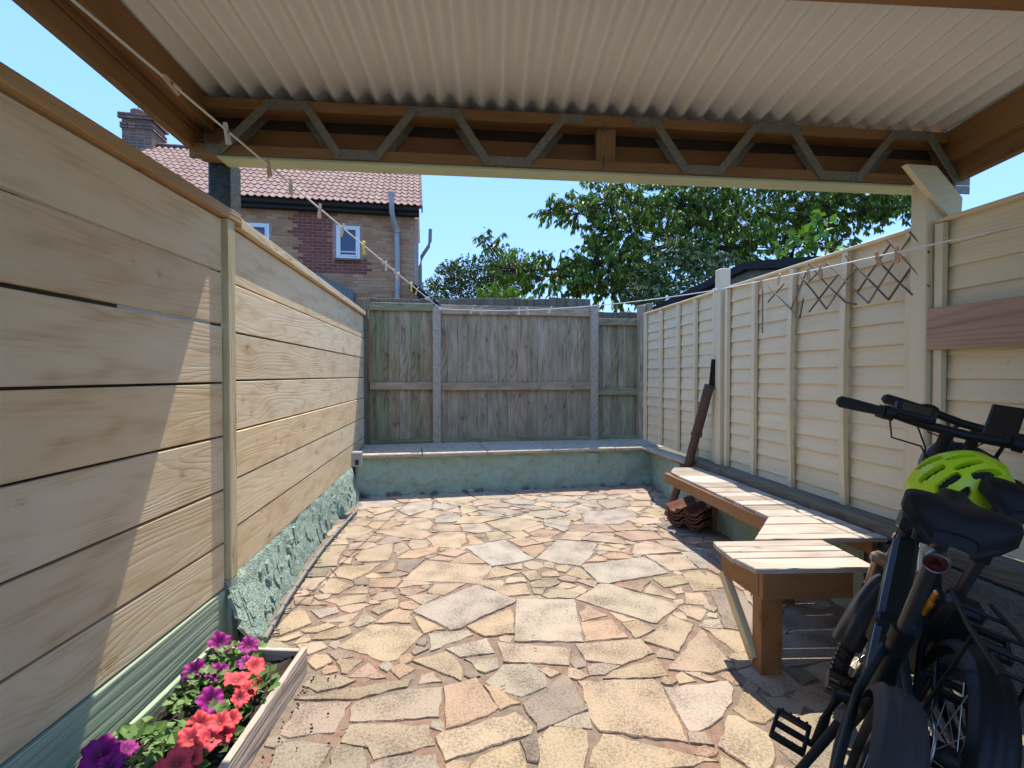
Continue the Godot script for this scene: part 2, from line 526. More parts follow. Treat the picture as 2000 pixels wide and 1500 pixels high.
"y 1068,-5204 804,-5455 998,-5585 1159,-5561 1285,-5332",
"d 947,-983 982,-1227 1262,-1248 1377,-1114 1236,-789 1099,-772",
"y 1818,-3199 1743,-3106 1513,-3037 1469,-3208 1519,-3443 1742,-3369",
"y 690,-680 540,-548 384,-513 187,-688 448,-883",
"y 98,-5355 252,-5075 154,-4957 -135,-4961 -241,-5232 -10,-5333",
"d -37,-562 -124,-509 -266,-565 -399,-697 -259,-879 -83,-895 90,-731",
"d 925,-1584 1014,-1719 1241,-1774 1376,-1574 1328,-1400 1138,-1298 966,-1354",
"y -465,-4803 -583,-5051 -505,-5223 -305,-5238 -141,-4947 -253,-4787",
"p 614,-5234 418,-5064 143,-5314 303,-5446 444,-5447",
"p -235,-1437 -61,-1423 101,-1244 -106,-1026 -262,-1048 -391,-1351",
"y -561,-1430 -448,-1159 -623,-966 -823,-1084 -874,-1250 -791,-1365",
"d 1518,-4167 1718,-3937 1691,-3719 1403,-3761 1315,-4039",
"p 1590,-1696 1725,-1783 1853,-1564 1802,-1430 1564,-1326 1434,-1517",
"d 1477,-2168 1391,-2416 1572,-2606 1720,-2502 1794,-2319 1697,-2117",
"d 537,-1174 448,-976 294,-861 61,-1087 176,-1325 371,-1358",
"d -592,-549 -713,-564 -771,-691 -711,-799 -490,-882 -387,-631",
"d 1741,-4125 1555,-4168 1568,-4318 1762,-4392 1840,-4295",
"g 1813,-2915 1745,-2756 1640,-2627 1497,-2897 1575,-3019 1741,-2996",
"g -1220,-4972 -1035,-5082 -870,-4842 -972,-4664 -1175,-4722 -1262,-4894",
"y 833,-480 706,-659 808,-750 1011,-862 1155,-727 1068,-530 910,-454",
"y 1604,-1319 1722,-1371 1851,-1260 1847,-1131 1719,-949 1581,-1091 1462,-1211",
"p 1547,-4573 1576,-4896 1750,-4929 1879,-4801 1745,-4595",
"p 996,-5243 932,-5051 722,-5063 576,-5165 679,-5441 837,-5398",
"y 1460,-3533 1591,-3712 1810,-3654 1855,-3554 1800,-3437 1641,-3415",
"g 630,-1208 477,-1261 361,-1469 582,-1513 761,-1462 822,-1274",
"p 1130,-635 1238,-765 1374,-720 1399,-535 1197,-488",
"y -1010,-4074 -911,-3993 -1001,-3782 -1201,-3838 -1301,-3945 -1276,-4060 -1156,-4227",
"d -423,-1138 -304,-1119 -127,-1004 -316,-823 -461,-863 -625,-934",
"g -1303,-5130 -1260,-5263 -1099,-5270 -1040,-5094 -1170,-5021",
"p 1811,-689 1801,-525 1690,-490 1595,-573 1694,-735",
"p 1801,-5145 1821,-5007 1714,-4931 1601,-4992 1600,-5109 1677,-5220",
"d 1832,-5581 1668,-5476 1589,-5611 1663,-5726 1766,-5724",
"y -1028,-4446 -1102,-4358 -1282,-4414 -1281,-4512 -1126,-4580",
"y -184,-3690 -236,-3546 -401,-3581 -472,-3771 -203,-3894",
"g -1116,-2262 -986,-2355 -880,-2272 -952,-2114 -1060,-2108",
"y 107,-4293 -97,-4137 -301,-4129 -248,-4342 -60,-4351",
"p 223,-720 105,-739 -17,-857 34,-1010 201,-933 256,-861",
"d 1228,-2166 1269,-2285 1412,-2293 1542,-2127 1404,-2075 1216,-2042",
"p 1255,-5296 1348,-5319 1498,-5257 1483,-5129 1313,-5094 1172,-5070 1166,-5225",
"d 1543,-1276 1380,-1143 1300,-1238 1253,-1326 1347,-1399 1519,-1366",
"y -17,-4767 -166,-4671 -176,-4858 -92,-4950 117,-4911",
"p -820,-4013 -928,-4033 -988,-4122 -970,-4213 -818,-4247 -720,-4156",
"g 1275,-5647 1367,-5608 1378,-5490 1244,-5440 1190,-5546",
"y 1783,-4476 1717,-4385 1596,-4338 1592,-4472 1639,-4557 1720,-4575",
"y -512,-1365 -523,-1500 -456,-1533 -359,-1467 -389,-1351",
"y 1464,-3463 1337,-3421 1227,-3515 1186,-3649 1336,-3633",
"y 171,-711 211,-591 169,-536 76,-539 27,-608 108,-709",
"y 502,-5484 595,-5522 662,-5429 621,-5309 507,-5383",
"p 1575,-2614 1513,-2569 1406,-2625 1416,-2696 1465,-2807 1556,-2741",
"p -629,-916 -684,-820 -754,-826 -796,-883 -750,-976 -650,-958",
"d -1142,-3213 -1008,-3174 -996,-3078 -1144,-3063 -1191,-3155",
"y 97,-1452 245,-1397 159,-1326 77,-1291 14,-1364 56,-1438",
"y 419,-4789 482,-4813 567,-4763 539,-4697 535,-4605 401,-4676 400,-4725",
"y 820,-1373 948,-1377 1058,-1272 911,-1141 781,-1223",
"y -926,-3700 -844,-3677 -808,-3608 -866,-3553 -983,-3533 -995,-3649",
"y -450,-3566 -546,-3527 -587,-3629 -581,-3742 -468,-3710 -438,-3647",
"y 473,-4989 392,-4883 312,-4973 275,-5080 412,-5058",
"y 1782,-2044 1744,-1975 1708,-1968 1657,-1995 1588,-2074 1703,-2107 1763,-2086",
"d 1428,-976 1384,-1060 1400,-1129 1454,-1168 1520,-1138 1522,-1067",
"y 756,-4252 685,-4162 599,-4229 651,-4332 758,-4399",
"p -85,-3342 -44,-3255 -161,-3259 -267,-3276 -212,-3371 -156,-3442",
"g 1687,-2659 1771,-2628 1766,-2564 1675,-2547 1609,-2614",
"d -796,-3640 -802,-3752 -741,-3824 -685,-3788 -640,-3690",
"p 1413,-3664 1420,-3705 1468,-3737 1558,-3716 1534,-3653 1511,-3612 1441,-3557",
"y 807,-4779 789,-4841 831,-4885 900,-4863 948,-4795 851,-4752",
"y 1068,-5193 1154,-5096 1068,-5082 983,-5105 986,-5174",
"y -104,-904 -122,-978 -69,-1034 17,-1055 0,-927 -58,-891",
"y 1285,-1925 1287,-1807 1224,-1781 1164,-1764 1120,-1853 1182,-1897",
"g -273,-5218 -325,-5299 -280,-5360 -209,-5332 -222,-5253",
"p 1769,-4073 1766,-4021 1727,-3991 1670,-4007 1652,-4044 1657,-4122 1729,-4109",
"y 931,-1434 881,-1392 807,-1411 828,-1484 880,-1518 937,-1498",
"d 389,-1375 279,-1352 192,-1449 286,-1494 376,-1500",
"g -1158,-4585 -1217,-4611 -1232,-4641 -1202,-4701 -1163,-4706 -1117,-4684 -1069,-4630",
"y -948,-5212 -926,-5164 -974,-5136 -1024,-5114 -1057,-5182 -1043,-5226 -992,-5244",
"d 1732,-1797 1631,-1782 1672,-1890 1746,-1895 1769,-1857",
"g -39,-4536 -114,-4564 -115,-4668 -26,-4630 11,-4565",
"y -1125,-2871 -1099,-2899 -1045,-2895 -974,-2826 -1070,-2796 -1103,-2803",
"d -612,-5274 -579,-5302 -525,-5290 -513,-5227 -557,-5145 -609,-5221",
"d -346,-1158 -422,-1154 -463,-1219 -481,-1315 -389,-1318 -359,-1236",
"p -307,-4636 -284,-4531 -278,-4465 -362,-4490 -441,-4534 -356,-4588",
"y 1393,-2436 1399,-2350 1358,-2302 1300,-2301 1286,-2348 1314,-2407",
"y 560,-5041 478,-5018 503,-5126 572,-5139 628,-5075",
"d 1356,-2511 1380,-2578 1424,-2589 1448,-2576 1485,-2537 1442,-2483 1374,-2443",
"g 1549,-4212 1510,-4165 1431,-4152 1450,-4222 1476,-4269 1538,-4307",
"g 1503,-629 1553,-662 1610,-609 1572,-568 1526,-569",
"g -746,-1486 -678,-1532 -665,-1460 -687,-1408 -747,-1415 -761,-1451",
"y 1419,-927 1335,-869 1328,-932 1363,-1009 1411,-985",
"y 891,-872 898,-917 926,-935 970,-924 992,-865 962,-845 907,-815",
"d 1456,-1462 1471,-1400 1412,-1405 1367,-1417 1355,-1463 1376,-1490 1424,-1502",
"y 1133,-1799 1090,-1755 1048,-1738 1027,-1797 1015,-1864 1084,-1847 1111,-1832",
"y -170,-4355 -209,-4423 -188,-4453 -118,-4449 -106,-4375",
"y -408,-5245 -433,-5299 -397,-5334 -352,-5319 -341,-5289 -376,-5242",
"y 1584,-5129 1508,-5155 1514,-5219 1566,-5219 1625,-5194",
"y -681,-4314 -700,-4236 -754,-4216 -790,-4240 -783,-4295 -747,-4309",
"p -398,-2695 -376,-2658 -405,-2620 -450,-2633 -480,-2664 -474,-2700 -429,-2718",
"d -722,-3007 -714,-2944 -780,-2946 -805,-3002 -768,-3062",
"p -905,-3466 -922,-3393 -992,-3445 -988,-3486 -931,-3525",
"p 661,-4549 684,-4504 645,-4444 599,-4490 542,-4535 625,-4568",
"d -1120,-4321 -1130,-4284 -1143,-4241 -1186,-4276 -1205,-4323 -1194,-4343 -1152,-4355",
"p -759,-2624 -786,-2658 -732,-2689 -683,-2695 -636,-2684 -676,-2626 -711,-2596",
"y 861,-3517 823,-3572 894,-3582 928,-3573 960,-3514 926,-3501 888,-3495",
"g 1345,-4819 1290,-4874 1284,-4915 1334,-4953 1374,-4922 1370,-4870",
"d -610,-3113 -553,-3125 -502,-3097 -551,-3051 -631,-3040",
"p -879,-4790 -840,-4819 -809,-4750 -841,-4713 -908,-4681 -906,-4751",
"p 193,-4637 235,-4608 275,-4558 181,-4552 160,-4584",
"y 742,-4119 742,-4066 670,-4069 658,-4122 700,-4155",
"y -188,-5337 -167,-5361 -133,-5361 -110,-5327 -129,-5291 -195,-5286",
"y 1478,-4544 1461,-4611 1507,-4680 1540,-4608 1544,-4559",
"g 1045,-2451 1119,-2457 1099,-2375 1062,-2370 992,-2396",
"y 1139,-4967 1174,-5000 1235,-4956 1194,-4904 1140,-4890",
"y -743,-3050 -752,-3076 -727,-3122 -686,-3104 -648,-3049 -691,-3042",
"y -828,-2243 -819,-2191 -847,-2175 -888,-2212 -867,-2246",
"g 722,-4376 673,-4365 653,-4393 653,-4432 689,-4472 727,-4419",
"y 482,-2876 437,-2851 365,-2855 395,-2912 418,-2936 456,-2910",
"y -336,-812 -378,-756 -424,-757 -438,-793 -406,-826",
"g 323,-4470 272,-4474 233,-4513 308,-4537 338,-4503",
"d 1216,-1925 1201,-1987 1208,-2009 1257,-2018 1284,-1984 1281,-1952",
"g -404,-4385 -399,-4444 -376,-4472 -335,-4463 -344,-4405",
"p -56,-3842 -54,-3812 -62,-3764 -111,-3798 -123,-3819 -112,-3851 -78,-3860",
"g 1720,-3015 1683,-3015 1649,-3034 1695,-3081 1712,-3086 1741,-3072 1748,-3043",
"y 292,-5156 338,-5109 294,-5095 252,-5098 240,-5126 246,-5184",
"y 1341,-775 1299,-770 1270,-807 1268,-838 1288,-857 1323,-851 1335,-823",
"d 1236,-1325 1271,-1261 1209,-1254 1179,-1293 1191,-1313",
"p 719,-603 701,-582 657,-600 663,-635 696,-644",
"d -621,-2229 -592,-2187 -654,-2169 -681,-2200 -711,-2228 -649,-2246",
"y 1173,-4583 1215,-4588 1198,-4522 1158,-4515 1108,-4514 1132,-4567",
"y 744,-5490 778,-5492 794,-5451 752,-5431 729,-5458",
"y 135,-4346 169,-4359 207,-4332 181,-4296 126,-4300",
"y -212,-4805 -176,-4784 -180,-4760 -182,-4708 -238,-4729 -262,-4745 -241,-4779",
"y -886,-2768 -923,-2756 -964,-2800 -922,-2819 -876,-2811",
"p 1693,-5276 1722,-5312 1742,-5265 1742,-5235 1722,-5219 1702,-5219 1680,-5252",
"y 1409,-1602 1450,-1594 1446,-1551 1420,-1514 1394,-1572",
"y 957,-4493 926,-4489 918,-4534 931,-4552 969,-4552 993,-4526",
"y 1520,-2941 1489,-2948 1469,-2984 1478,-3009 1515,-3015 1541,-2985",
"d 392,-2110 387,-2080 342,-2064 332,-2106 364,-2161",
"y 1333,-3845 1297,-3861 1305,-3899 1328,-3936 1355,-3868",
"d 903,-1131 961,-1119 943,-1071 907,-1068 880,-1103",
"y 65,-2342 99,-2327 80,-2277 41,-2293 36,-2324",
"y 898,-5022 866,-4977 831,-4990 801,-5014 841,-5040 865,-5037",
"p -675,-2845 -678,-2874 -653,-2893 -639,-2891 -590,-2869 -617,-2839 -658,-2803",
"y 274,-839 301,-840 322,-791 286,-772 259,-803",
"g 1741,-5456 1729,-5426 1693,-5428 1684,-5458 1701,-5477",
"y -97,-1503 -133,-1530 -140,-1561 -118,-1579 -69,-1573 -75,-1538",
"y 5,-1066 -20,-1079 -2,-1111 19,-1129 66,-1128 54,-1102 54,-1060",
"y 1099,-5173 1115,-5216 1147,-5221 1160,-5168 1124,-5158",
"g -485,-5236 -504,-5264 -493,-5285 -464,-5289 -448,-5273 -457,-5240",
"y 1453,-3430 1492,-3457 1503,-3416 1487,-3366 1448,-3404",
"d -734,-1581 -714,-1591 -687,-1574 -692,-1543 -709,-1534 -736,-1546",
"y 161,-5379 169,-5339 126,-5336 108,-5362 131,-5391",
"y 911,-2512 925,-2537 961,-2531 966,-2495 955,-2454 925,-2474",
"y 586,-4288 603,-4261 595,-4230 539,-4231 547,-4263 565,-4289",
"g 602,-4593 586,-4562 547,-4549 527,-4585 558,-4609 584,-4614",
"y -157,-899 -195,-911 -161,-950 -135,-959 -124,-933 -133,-904",
"y -1048,-2628 -1074,-2661 -1074,-2688 -1044,-2712 -1025,-2686 -1015,-2661",
"y 387,-839 363,-829 347,-874 358,-897 394,-908 421,-888",
"y 1529,-4771 1550,-4733 1548,-4712 1524,-4688 1501,-4713 1511,-4748",
"y 973,-2674 1021,-2684 1014,-2643 983,-2623 963,-2637",
"y -899,-5228 -873,-5206 -884,-5178 -924,-5187 -921,-5218",
"p -643,-2120 -628,-2083 -672,-2063 -690,-2092 -681,-2122",
"p -476,-4809 -504,-4787 -532,-4781 -540,-4813 -532,-4855 -495,-4834",
"p -924,-3900 -895,-3914 -873,-3892 -890,-3852 -924,-3876",
"y -1034,-4414 -1002,-4417 -1006,-4368 -1037,-4341 -1051,-4378",
"p -361,-2126 -381,-2131 -389,-2166 -381,-2181 -352,-2197 -338,-2172 -341,-2147",
"d -473,-3967 -448,-3965 -425,-3948 -417,-3904 -458,-3912 -474,-3926",
"y 222,-5008 232,-5034 249,-5040 282,-5033 295,-4997 262,-4976 230,-4969",
"g 715,-3428 733,-3440 767,-3436 774,-3402 747,-3387 715,-3370 710,-3410",
"p 1649,-4109 1640,-4075 1603,-4088 1586,-4111 1571,-4133 1610,-4139 1634,-4128",
"d 1119,-4075 1075,-4073 1086,-4102 1096,-4120 1123,-4134 1137,-4109 1155,-4083",
"y 438,-3640 416,-3591 396,-3566 375,-3604 377,-3625 407,-3638",
"d -732,-1669 -737,-1701 -707,-1714 -675,-1685 -702,-1662",
"g 1541,-2114 1568,-2125 1605,-2116 1570,-2065 1547,-2080",
"y -847,-2384 -823,-2336 -836,-2315 -882,-2304 -870,-2355",
"d -353,-2913 -360,-2867 -393,-2881 -399,-2910 -369,-2926",
"g 957,-3375 975,-3372 998,-3350 976,-3329 943,-3333 939,-3359",
"y 1286,-4038 1313,-4015 1312,-3974 1270,-3994 1264,-4023",
"y -650,-3749 -631,-3774 -605,-3765 -592,-3740 -638,-3729",
"g -606,-850 -631,-857 -628,-896 -607,-910 -567,-869",
"y 1263,-4404 1269,-4417 1292,-4425 1308,-4414 1320,-4386 1299,-4367 1263,-4375",
"y 1635,-4948 1638,-4914 1602,-4915 1589,-4946 1610,-4972",
"y 1030,-3596 990,-3567 973,-3591 962,-3617 968,-3654 1009,-3626",
"d -49,-2028 -84,-2016 -107,-2035 -105,-2067 -68,-2065",
"y 1003,-1957 1025,-1914 1007,-1889 957,-1899 986,-1933",
"y 1114,-1295 1144,-1274 1110,-1253 1098,-1241 1077,-1265 1072,-1295 1101,-1299",
"p 966,-4802 941,-4823 943,-4855 991,-4860 1006,-4822",
"d -887,-3277 -887,-3313 -853,-3298 -818,-3278 -852,-3252 -876,-3243",
"p 457,-3940 432,-3957 424,-3975 440,-3999 462,-4009 472,-3988 483,-3962",
"p 1518,-2821 1488,-2803 1468,-2822 1463,-2839 1481,-2861 1508,-2851",
"g 1111,-2468 1080,-2486 1077,-2506 1097,-2524 1131,-2514 1120,-2486",
"g -721,-2287 -717,-2318 -692,-2323 -677,-2294 -687,-2258",
"d -381,-3419 -378,-3383 -396,-3369 -427,-3356 -437,-3390 -419,-3411",
"y -344,-1410 -347,-1435 -333,-1448 -309,-1443 -292,-1415 -317,-1402",
"g 1115,-3017 1103,-3060 1130,-3074 1148,-3060 1146,-3023",
"y -357,-3510 -357,-3539 -332,-3549 -303,-3529 -344,-3481",
"g -452,-2095 -460,-2110 -451,-2131 -429,-2134 -405,-2106 -424,-2072",
"g 1101,-2599 1135,-2597 1159,-2571 1125,-2531 1103,-2566",
"p 1576,-665 1588,-683 1636,-688 1625,-640 1595,-639",
"y 697,-1940 678,-1940 665,-1954 671,-1981 688,-1987 706,-1978 722,-1959",
"p 148,-1444 119,-1466 151,-1483 170,-1485 182,-1475 181,-1448 171,-1440",
"p 677,-1566 645,-1577 672,-1606 689,-1611 721,-1591 707,-1573",
"d -858,-3840 -873,-3859 -858,-3885 -838,-3883 -826,-3865 -827,-3826",
"y -224,-4397 -203,-4381 -216,-4354 -261,-4353 -246,-4383",
"p -950,-3107 -941,-3080 -951,-3056 -980,-3073 -985,-3091 -965,-3130",
"p -622,-2691 -638,-2695 -647,-2710 -638,-2730 -627,-2734 -608,-2726 -586,-2697",
"y 1148,-4006 1144,-4041 1164,-4059 1206,-4024 1174,-3983",
"g -204,-1765 -181,-1771 -166,-1745 -165,-1714 -207,-1738",
"d 1471,-3028 1453,-3046 1461,-3067 1486,-3069 1497,-3053 1496,-3026",
"g -518,-4588 -499,-4597 -478,-4577 -470,-4546 -512,-4556 -531,-4569",
"d 57,-1012 59,-1039 75,-1047 96,-1031 104,-995 79,-1003",
"d 225,-4397 238,-4393 256,-4368 234,-4355 214,-4345 206,-4365 206,-4386",
"y 777,-3580 755,-3600 789,-3622 805,-3614 802,-3571",
"d -334,-2283 -331,-2300 -305,-2329 -294,-2299 -299,-2270 -311,-2266",
"p 1170,-729 1154,-745 1158,-763 1174,-771 1204,-761 1195,-726",
"g -193,-3506 -214,-3520 -221,-3545 -189,-3579 -178,-3541",
"d -382,-622 -370,-643 -345,-625 -333,-600 -363,-591 -380,-600",
"p -695,-2496 -669,-2484 -691,-2455 -725,-2441 -730,-2465 -708,-2495"
]

var T := {}
const FA := Vector3(-1.17, 0, -2.375)   # left fence, where its second bay begins
const FB := Vector3(-1.45, 0, -5.95)    # and ends
func lnorm() -> Vector3: return Vector3(FB.z - FA.z, 0, -(FB.x - FA.x)).normalized() * -1.0
func rfn() -> Vector3: return Vector3(-1, 0, 0.082).normalized()
func rf(depth: float, y: float, off := 0.0) -> Vector3:
	return Vector3(2.2 - 0.082 * depth, y, -depth) + rfn() * off
func bfn() -> Vector3: return Vector3(0.38, 0, 3.32).normalized()
func bfp(px: float, py: float, off := 0.0) -> Vector3:
	return at_plane(px, py, Vector3(-1.43, 0, -5.94) + bfn() * off, bfn())
func roof_y(x: float, z: float) -> float:
	return 2.455 - 0.057 * (-z - 2.3) - 0.0165 * (x + 1.25)

func make_textures() -> void:
	T.new = wood(2048, 512, 11, 26, 15, [[0.0, Color(0.81, 0.665, 0.44)], [0.35, Color(0.76, 0.605, 0.375)], [0.65, Color(0.60, 0.435, 0.235)], [1.0, Color(0.22, 0.135, 0.07)]], 6.5, 0.18, 0.10, 0.62, 1.6)
	T.grey = wood(1024, 512, 23, 30, 16, [[0.0, Color(0.46, 0.415, 0.34)], [0.35, Color(0.36, 0.315, 0.25)], [0.65, Color(0.23, 0.195, 0.15)], [1.0, Color(0.06, 0.05, 0.042)]], 7.0, 0.42, 0.22, 0.55, 3.0)
	T.bench = wood(1024, 256, 29, 16, 6, [[0.0, Color(0.54, 0.47, 0.40)], [0.4, Color(0.45, 0.385, 0.325)], [0.7, Color(0.28, 0.225, 0.175)], [1.0, Color(0.15, 0.12, 0.09)]], 6.0, 0.28, 0.14, 0.4, 2.5)
	T.red = wood(512, 256, 63, 13, 4, [[0.0, Color(0.46, 0.30, 0.19)], [0.35, Color(0.41, 0.25, 0.15)], [0.65, Color(0.27, 0.145, 0.085)], [1.0, Color(0.07, 0.035, 0.025)]], 4.0, 0.16, 0.20, 0.35, 1.2)
	T.paintwood = wood(1024, 256, 37, 18, 5, [[0.0, Color(0.78, 0.665, 0.43)], [0.4, Color(0.73, 0.61, 0.38)], [0.75, Color(0.62, 0.50, 0.295)], [1.0, Color(0.38, 0.28, 0.17)]], 3.0, 0.16, 0.035, 0.42, 1.3)
	T.stone = mottle(1024, 51, [[0.30, 0.60, 2], [0.10, 0.5, 3], [0.007, 0.5, 4]], [[0.0, Color(0.30, 0.29, 0.28)], [0.30, Color(0.60, 0.59, 0.58)], [0.45, Color(0.86, 0.85, 0.83)], [0.7, Color(1.0, 1.0, 1.0)], [1.0, Color(1.0, 0.99, 0.95)]], 3.0, 1.25)
	T.grit = mottle(512, 71, [[0.35, 0.6, 2], [0.1, 0.5, 3], [0.02, 0.4, 2]], [[0.0, Color(0.35, 0.33, 0.32)], [0.5, Color(0.8, 0.8, 0.78)], [0.8, Color(1, 1, 1)], [1, Color(1, 1, 1)]], 5.0)
	T.plaster = mottle(1024, 91, [[0.012, 0.8, 4], [0.05, 0.5, 4], [0.2, 0.25, 2]], [[0.0, Color(0.10, 0.10, 0.08)], [0.12, Color(0.20, 0.24, 0.20)], [0.28, Color(0.27, 0.365, 0.31)], [0.62, Color(0.29, 0.395, 0.335)], [0.85, Color(0.31, 0.415, 0.355)], [1.0, Color(0.42, 0.45, 0.39)]], 2.5)
	T.rubble = mottle(1024, 131, [[0.02, 0.7, 4], [0.07, 0.7, 4], [0.25, 0.3, 2]], [[0.0, Color(0.10, 0.075, 0.055)], [0.16, Color(0.17, 0.20, 0.16)], [0.36, Color(0.24, 0.345, 0.31)], [0.62, Color(0.29, 0.42, 0.38)], [0.78, Color(0.36, 0.47, 0.43)], [0.92, Color(0.50, 0.50, 0.45)], [1.0, Color(0.62, 0.56, 0.45)]], 7.0, 1.15)
	T.plain = mottle(512, 151, [[0.02, 0.5, 4], [0.15, 0.4, 2]], [[0.0, Color(0.6, 0.6, 0.6)], [0.5, Color(0.88, 0.88, 0.88)], [1.0, Color(1, 1, 1)]], 2.0)
	T.soil = mottle(512, 171, [[0.08, 0.7, 3], [0.3, 0.6, 2]], [[0.0, Color(0.008, 0.006, 0.005)], [0.5, Color(0.035, 0.025, 0.018)], [0.8, Color(0.09, 0.065, 0.045)], [1.0, Color(0.2, 0.15, 0.1)]], 6.0)

func make_materials() -> void:
	mat("fence", Color.WHITE, 0.75, T.new, {"nscale": 0.45})
	mat("fence_b", lin(0.92, 0.90, 0.87), 0.75, T.new, {"nscale": 0.45})
	mat("fence_c", lin(1.0, 0.95, 0.86), 0.75, T.new, {"nscale": 0.45})
	mat("stained", lin(0.40, 0.255, 0.14), 0.6, T.new)
	mat("stained_dark", lin(0.34, 0.20, 0.10), 0.65, T.new)
	mat("cap_brown", lin(0.62, 0.46, 0.30), 0.6, T.new)
	mat("cap_pale", lin(0.92, 0.88, 0.82), 0.7, T.new)
	mat("post_pale", lin(0.82, 0.90, 0.84), 0.75, T.new)
	mat("grey_a", lin(1.05, 0.94, 0.77), 0.85, T.grey)
	mat("grey_b", lin(0.95, 0.85, 0.64), 0.85, T.grey)
	mat("grey_c", lin(1.07, 0.90, 0.70), 0.85, T.grey)
	mat("grey_green", lin(0.72, 0.74, 0.48), 0.9, T.grey)
	mat("grey_dark", lin(0.42, 0.42, 0.36), 0.9, T.grey)
	mat("bench_top", Color.WHITE, 0.8, T.bench)
	mat("bench_top_b", lin(0.84, 0.82, 0.80), 0.8, T.bench)
	mat("bench_top_c", lin(0.68, 0.66, 0.60), 0.85, T.bench)
	mat("bench_wood", lin(0.37, 0.22, 0.115), 0.6, T.new)
	mat("cream", Color.WHITE, 0.7, T.paintwood)
	mat("cream_b", lin(0.94, 0.95, 0.95), 0.7, T.paintwood)
	mat("cream_c", lin(0.98, 0.95, 0.90), 0.7, T.paintwood)
	mat("turq_wood", lin(0.47, 0.70, 0.80), 0.6, T.paintwood)
	mat("pale_green", lin(0.62, 0.82, 0.80), 0.6, T.paintwood)
	mat("stone", Color.WHITE, 0.85, T.stone, {"vc": true, "nscale": 0.7})
	mat("mortar", Color.WHITE, 0.95, T.grit, {"vc": true})
	mat("plaster", lin(1.0, 0.99, 0.90), 0.8, T.plaster, {"nscale": 0.8})
	mat("rubble", lin(1.0, 0.99, 0.91), 0.75, T.rubble)
	mat("concrete", lin(0.36, 0.34, 0.30), 0.9, T.grit)
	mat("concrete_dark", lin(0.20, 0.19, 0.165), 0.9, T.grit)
	mat("soil", Color.WHITE, 0.95, T.soil)
	mat("tin", lin(0.80, 0.79, 0.745), 0.4, null, {"nscale": 0.0})
	mat("galv", lin(0.30, 0.28, 0.215), 0.5, T.grit, {"nscale": 0.5, "metal": 0.35})
	mat("black", lin(0.011, 0.011, 0.011), 0.45, null, {"spec": 0.35})
	mat("black_matt", lin(0.018, 0.018, 0.018), 0.8)
	mat("rubber", lin(0.020, 0.019, 0.018), 0.9)
	mat("vinyl", lin(0.013, 0.012, 0.012), 0.55, T.plain, {"nscale": 0.15, "spec": 0.35})
	mat("steel", lin(0.55, 0.55, 0.55), 0.3, null, {"metal": 1.0})
	mat("rope", lin(0.72, 0.70, 0.64), 0.8)
	mat("peg", lin(0.60, 0.40, 0.22), 0.7)
	mat("peg_pale", lin(0.72, 0.56, 0.38), 0.7)
	mat("coping", lin(0.50, 0.43, 0.32), 0.85, T.stone, {"nscale": 0.6})
	mat("post_concrete", lin(0.55, 0.46, 0.34), 0.9, T.grit)
	mat("redwood", Color.WHITE, 0.65, T.red)
	mat("post_dark", lin(0.12, 0.13, 0.115), 0.7, T.rubble)
	mat("gap_shade_black", lin(0.06, 0.045, 0.035), 0.9, T.new)
	mat("yellow", lin(0.85, 0.68, 0.05), 0.5)

# board from a to b along its middle line
func board(called: String, a: Vector3, b: Vector3, h: float, th: float, m: Material, parent: Node3D, up := Vector3.UP, ch := 0.003, us := Vector2(3.2, 0.8), roll := 0.0) -> MeshInstance3D:
	var g := Geo.new()
	var bs := along(b - a, up)
	if roll != 0.0: bs = bs.rotated((b - a).normalized(), roll)
	g.box(Transform3D(bs, Vector3.ZERO), Vector3(a.distance_to(b), h, th), ch, 0, ruv(), us)
	return part(called, g.mesh(), m, parent, xf((a + b) * 0.5 - parent.position))

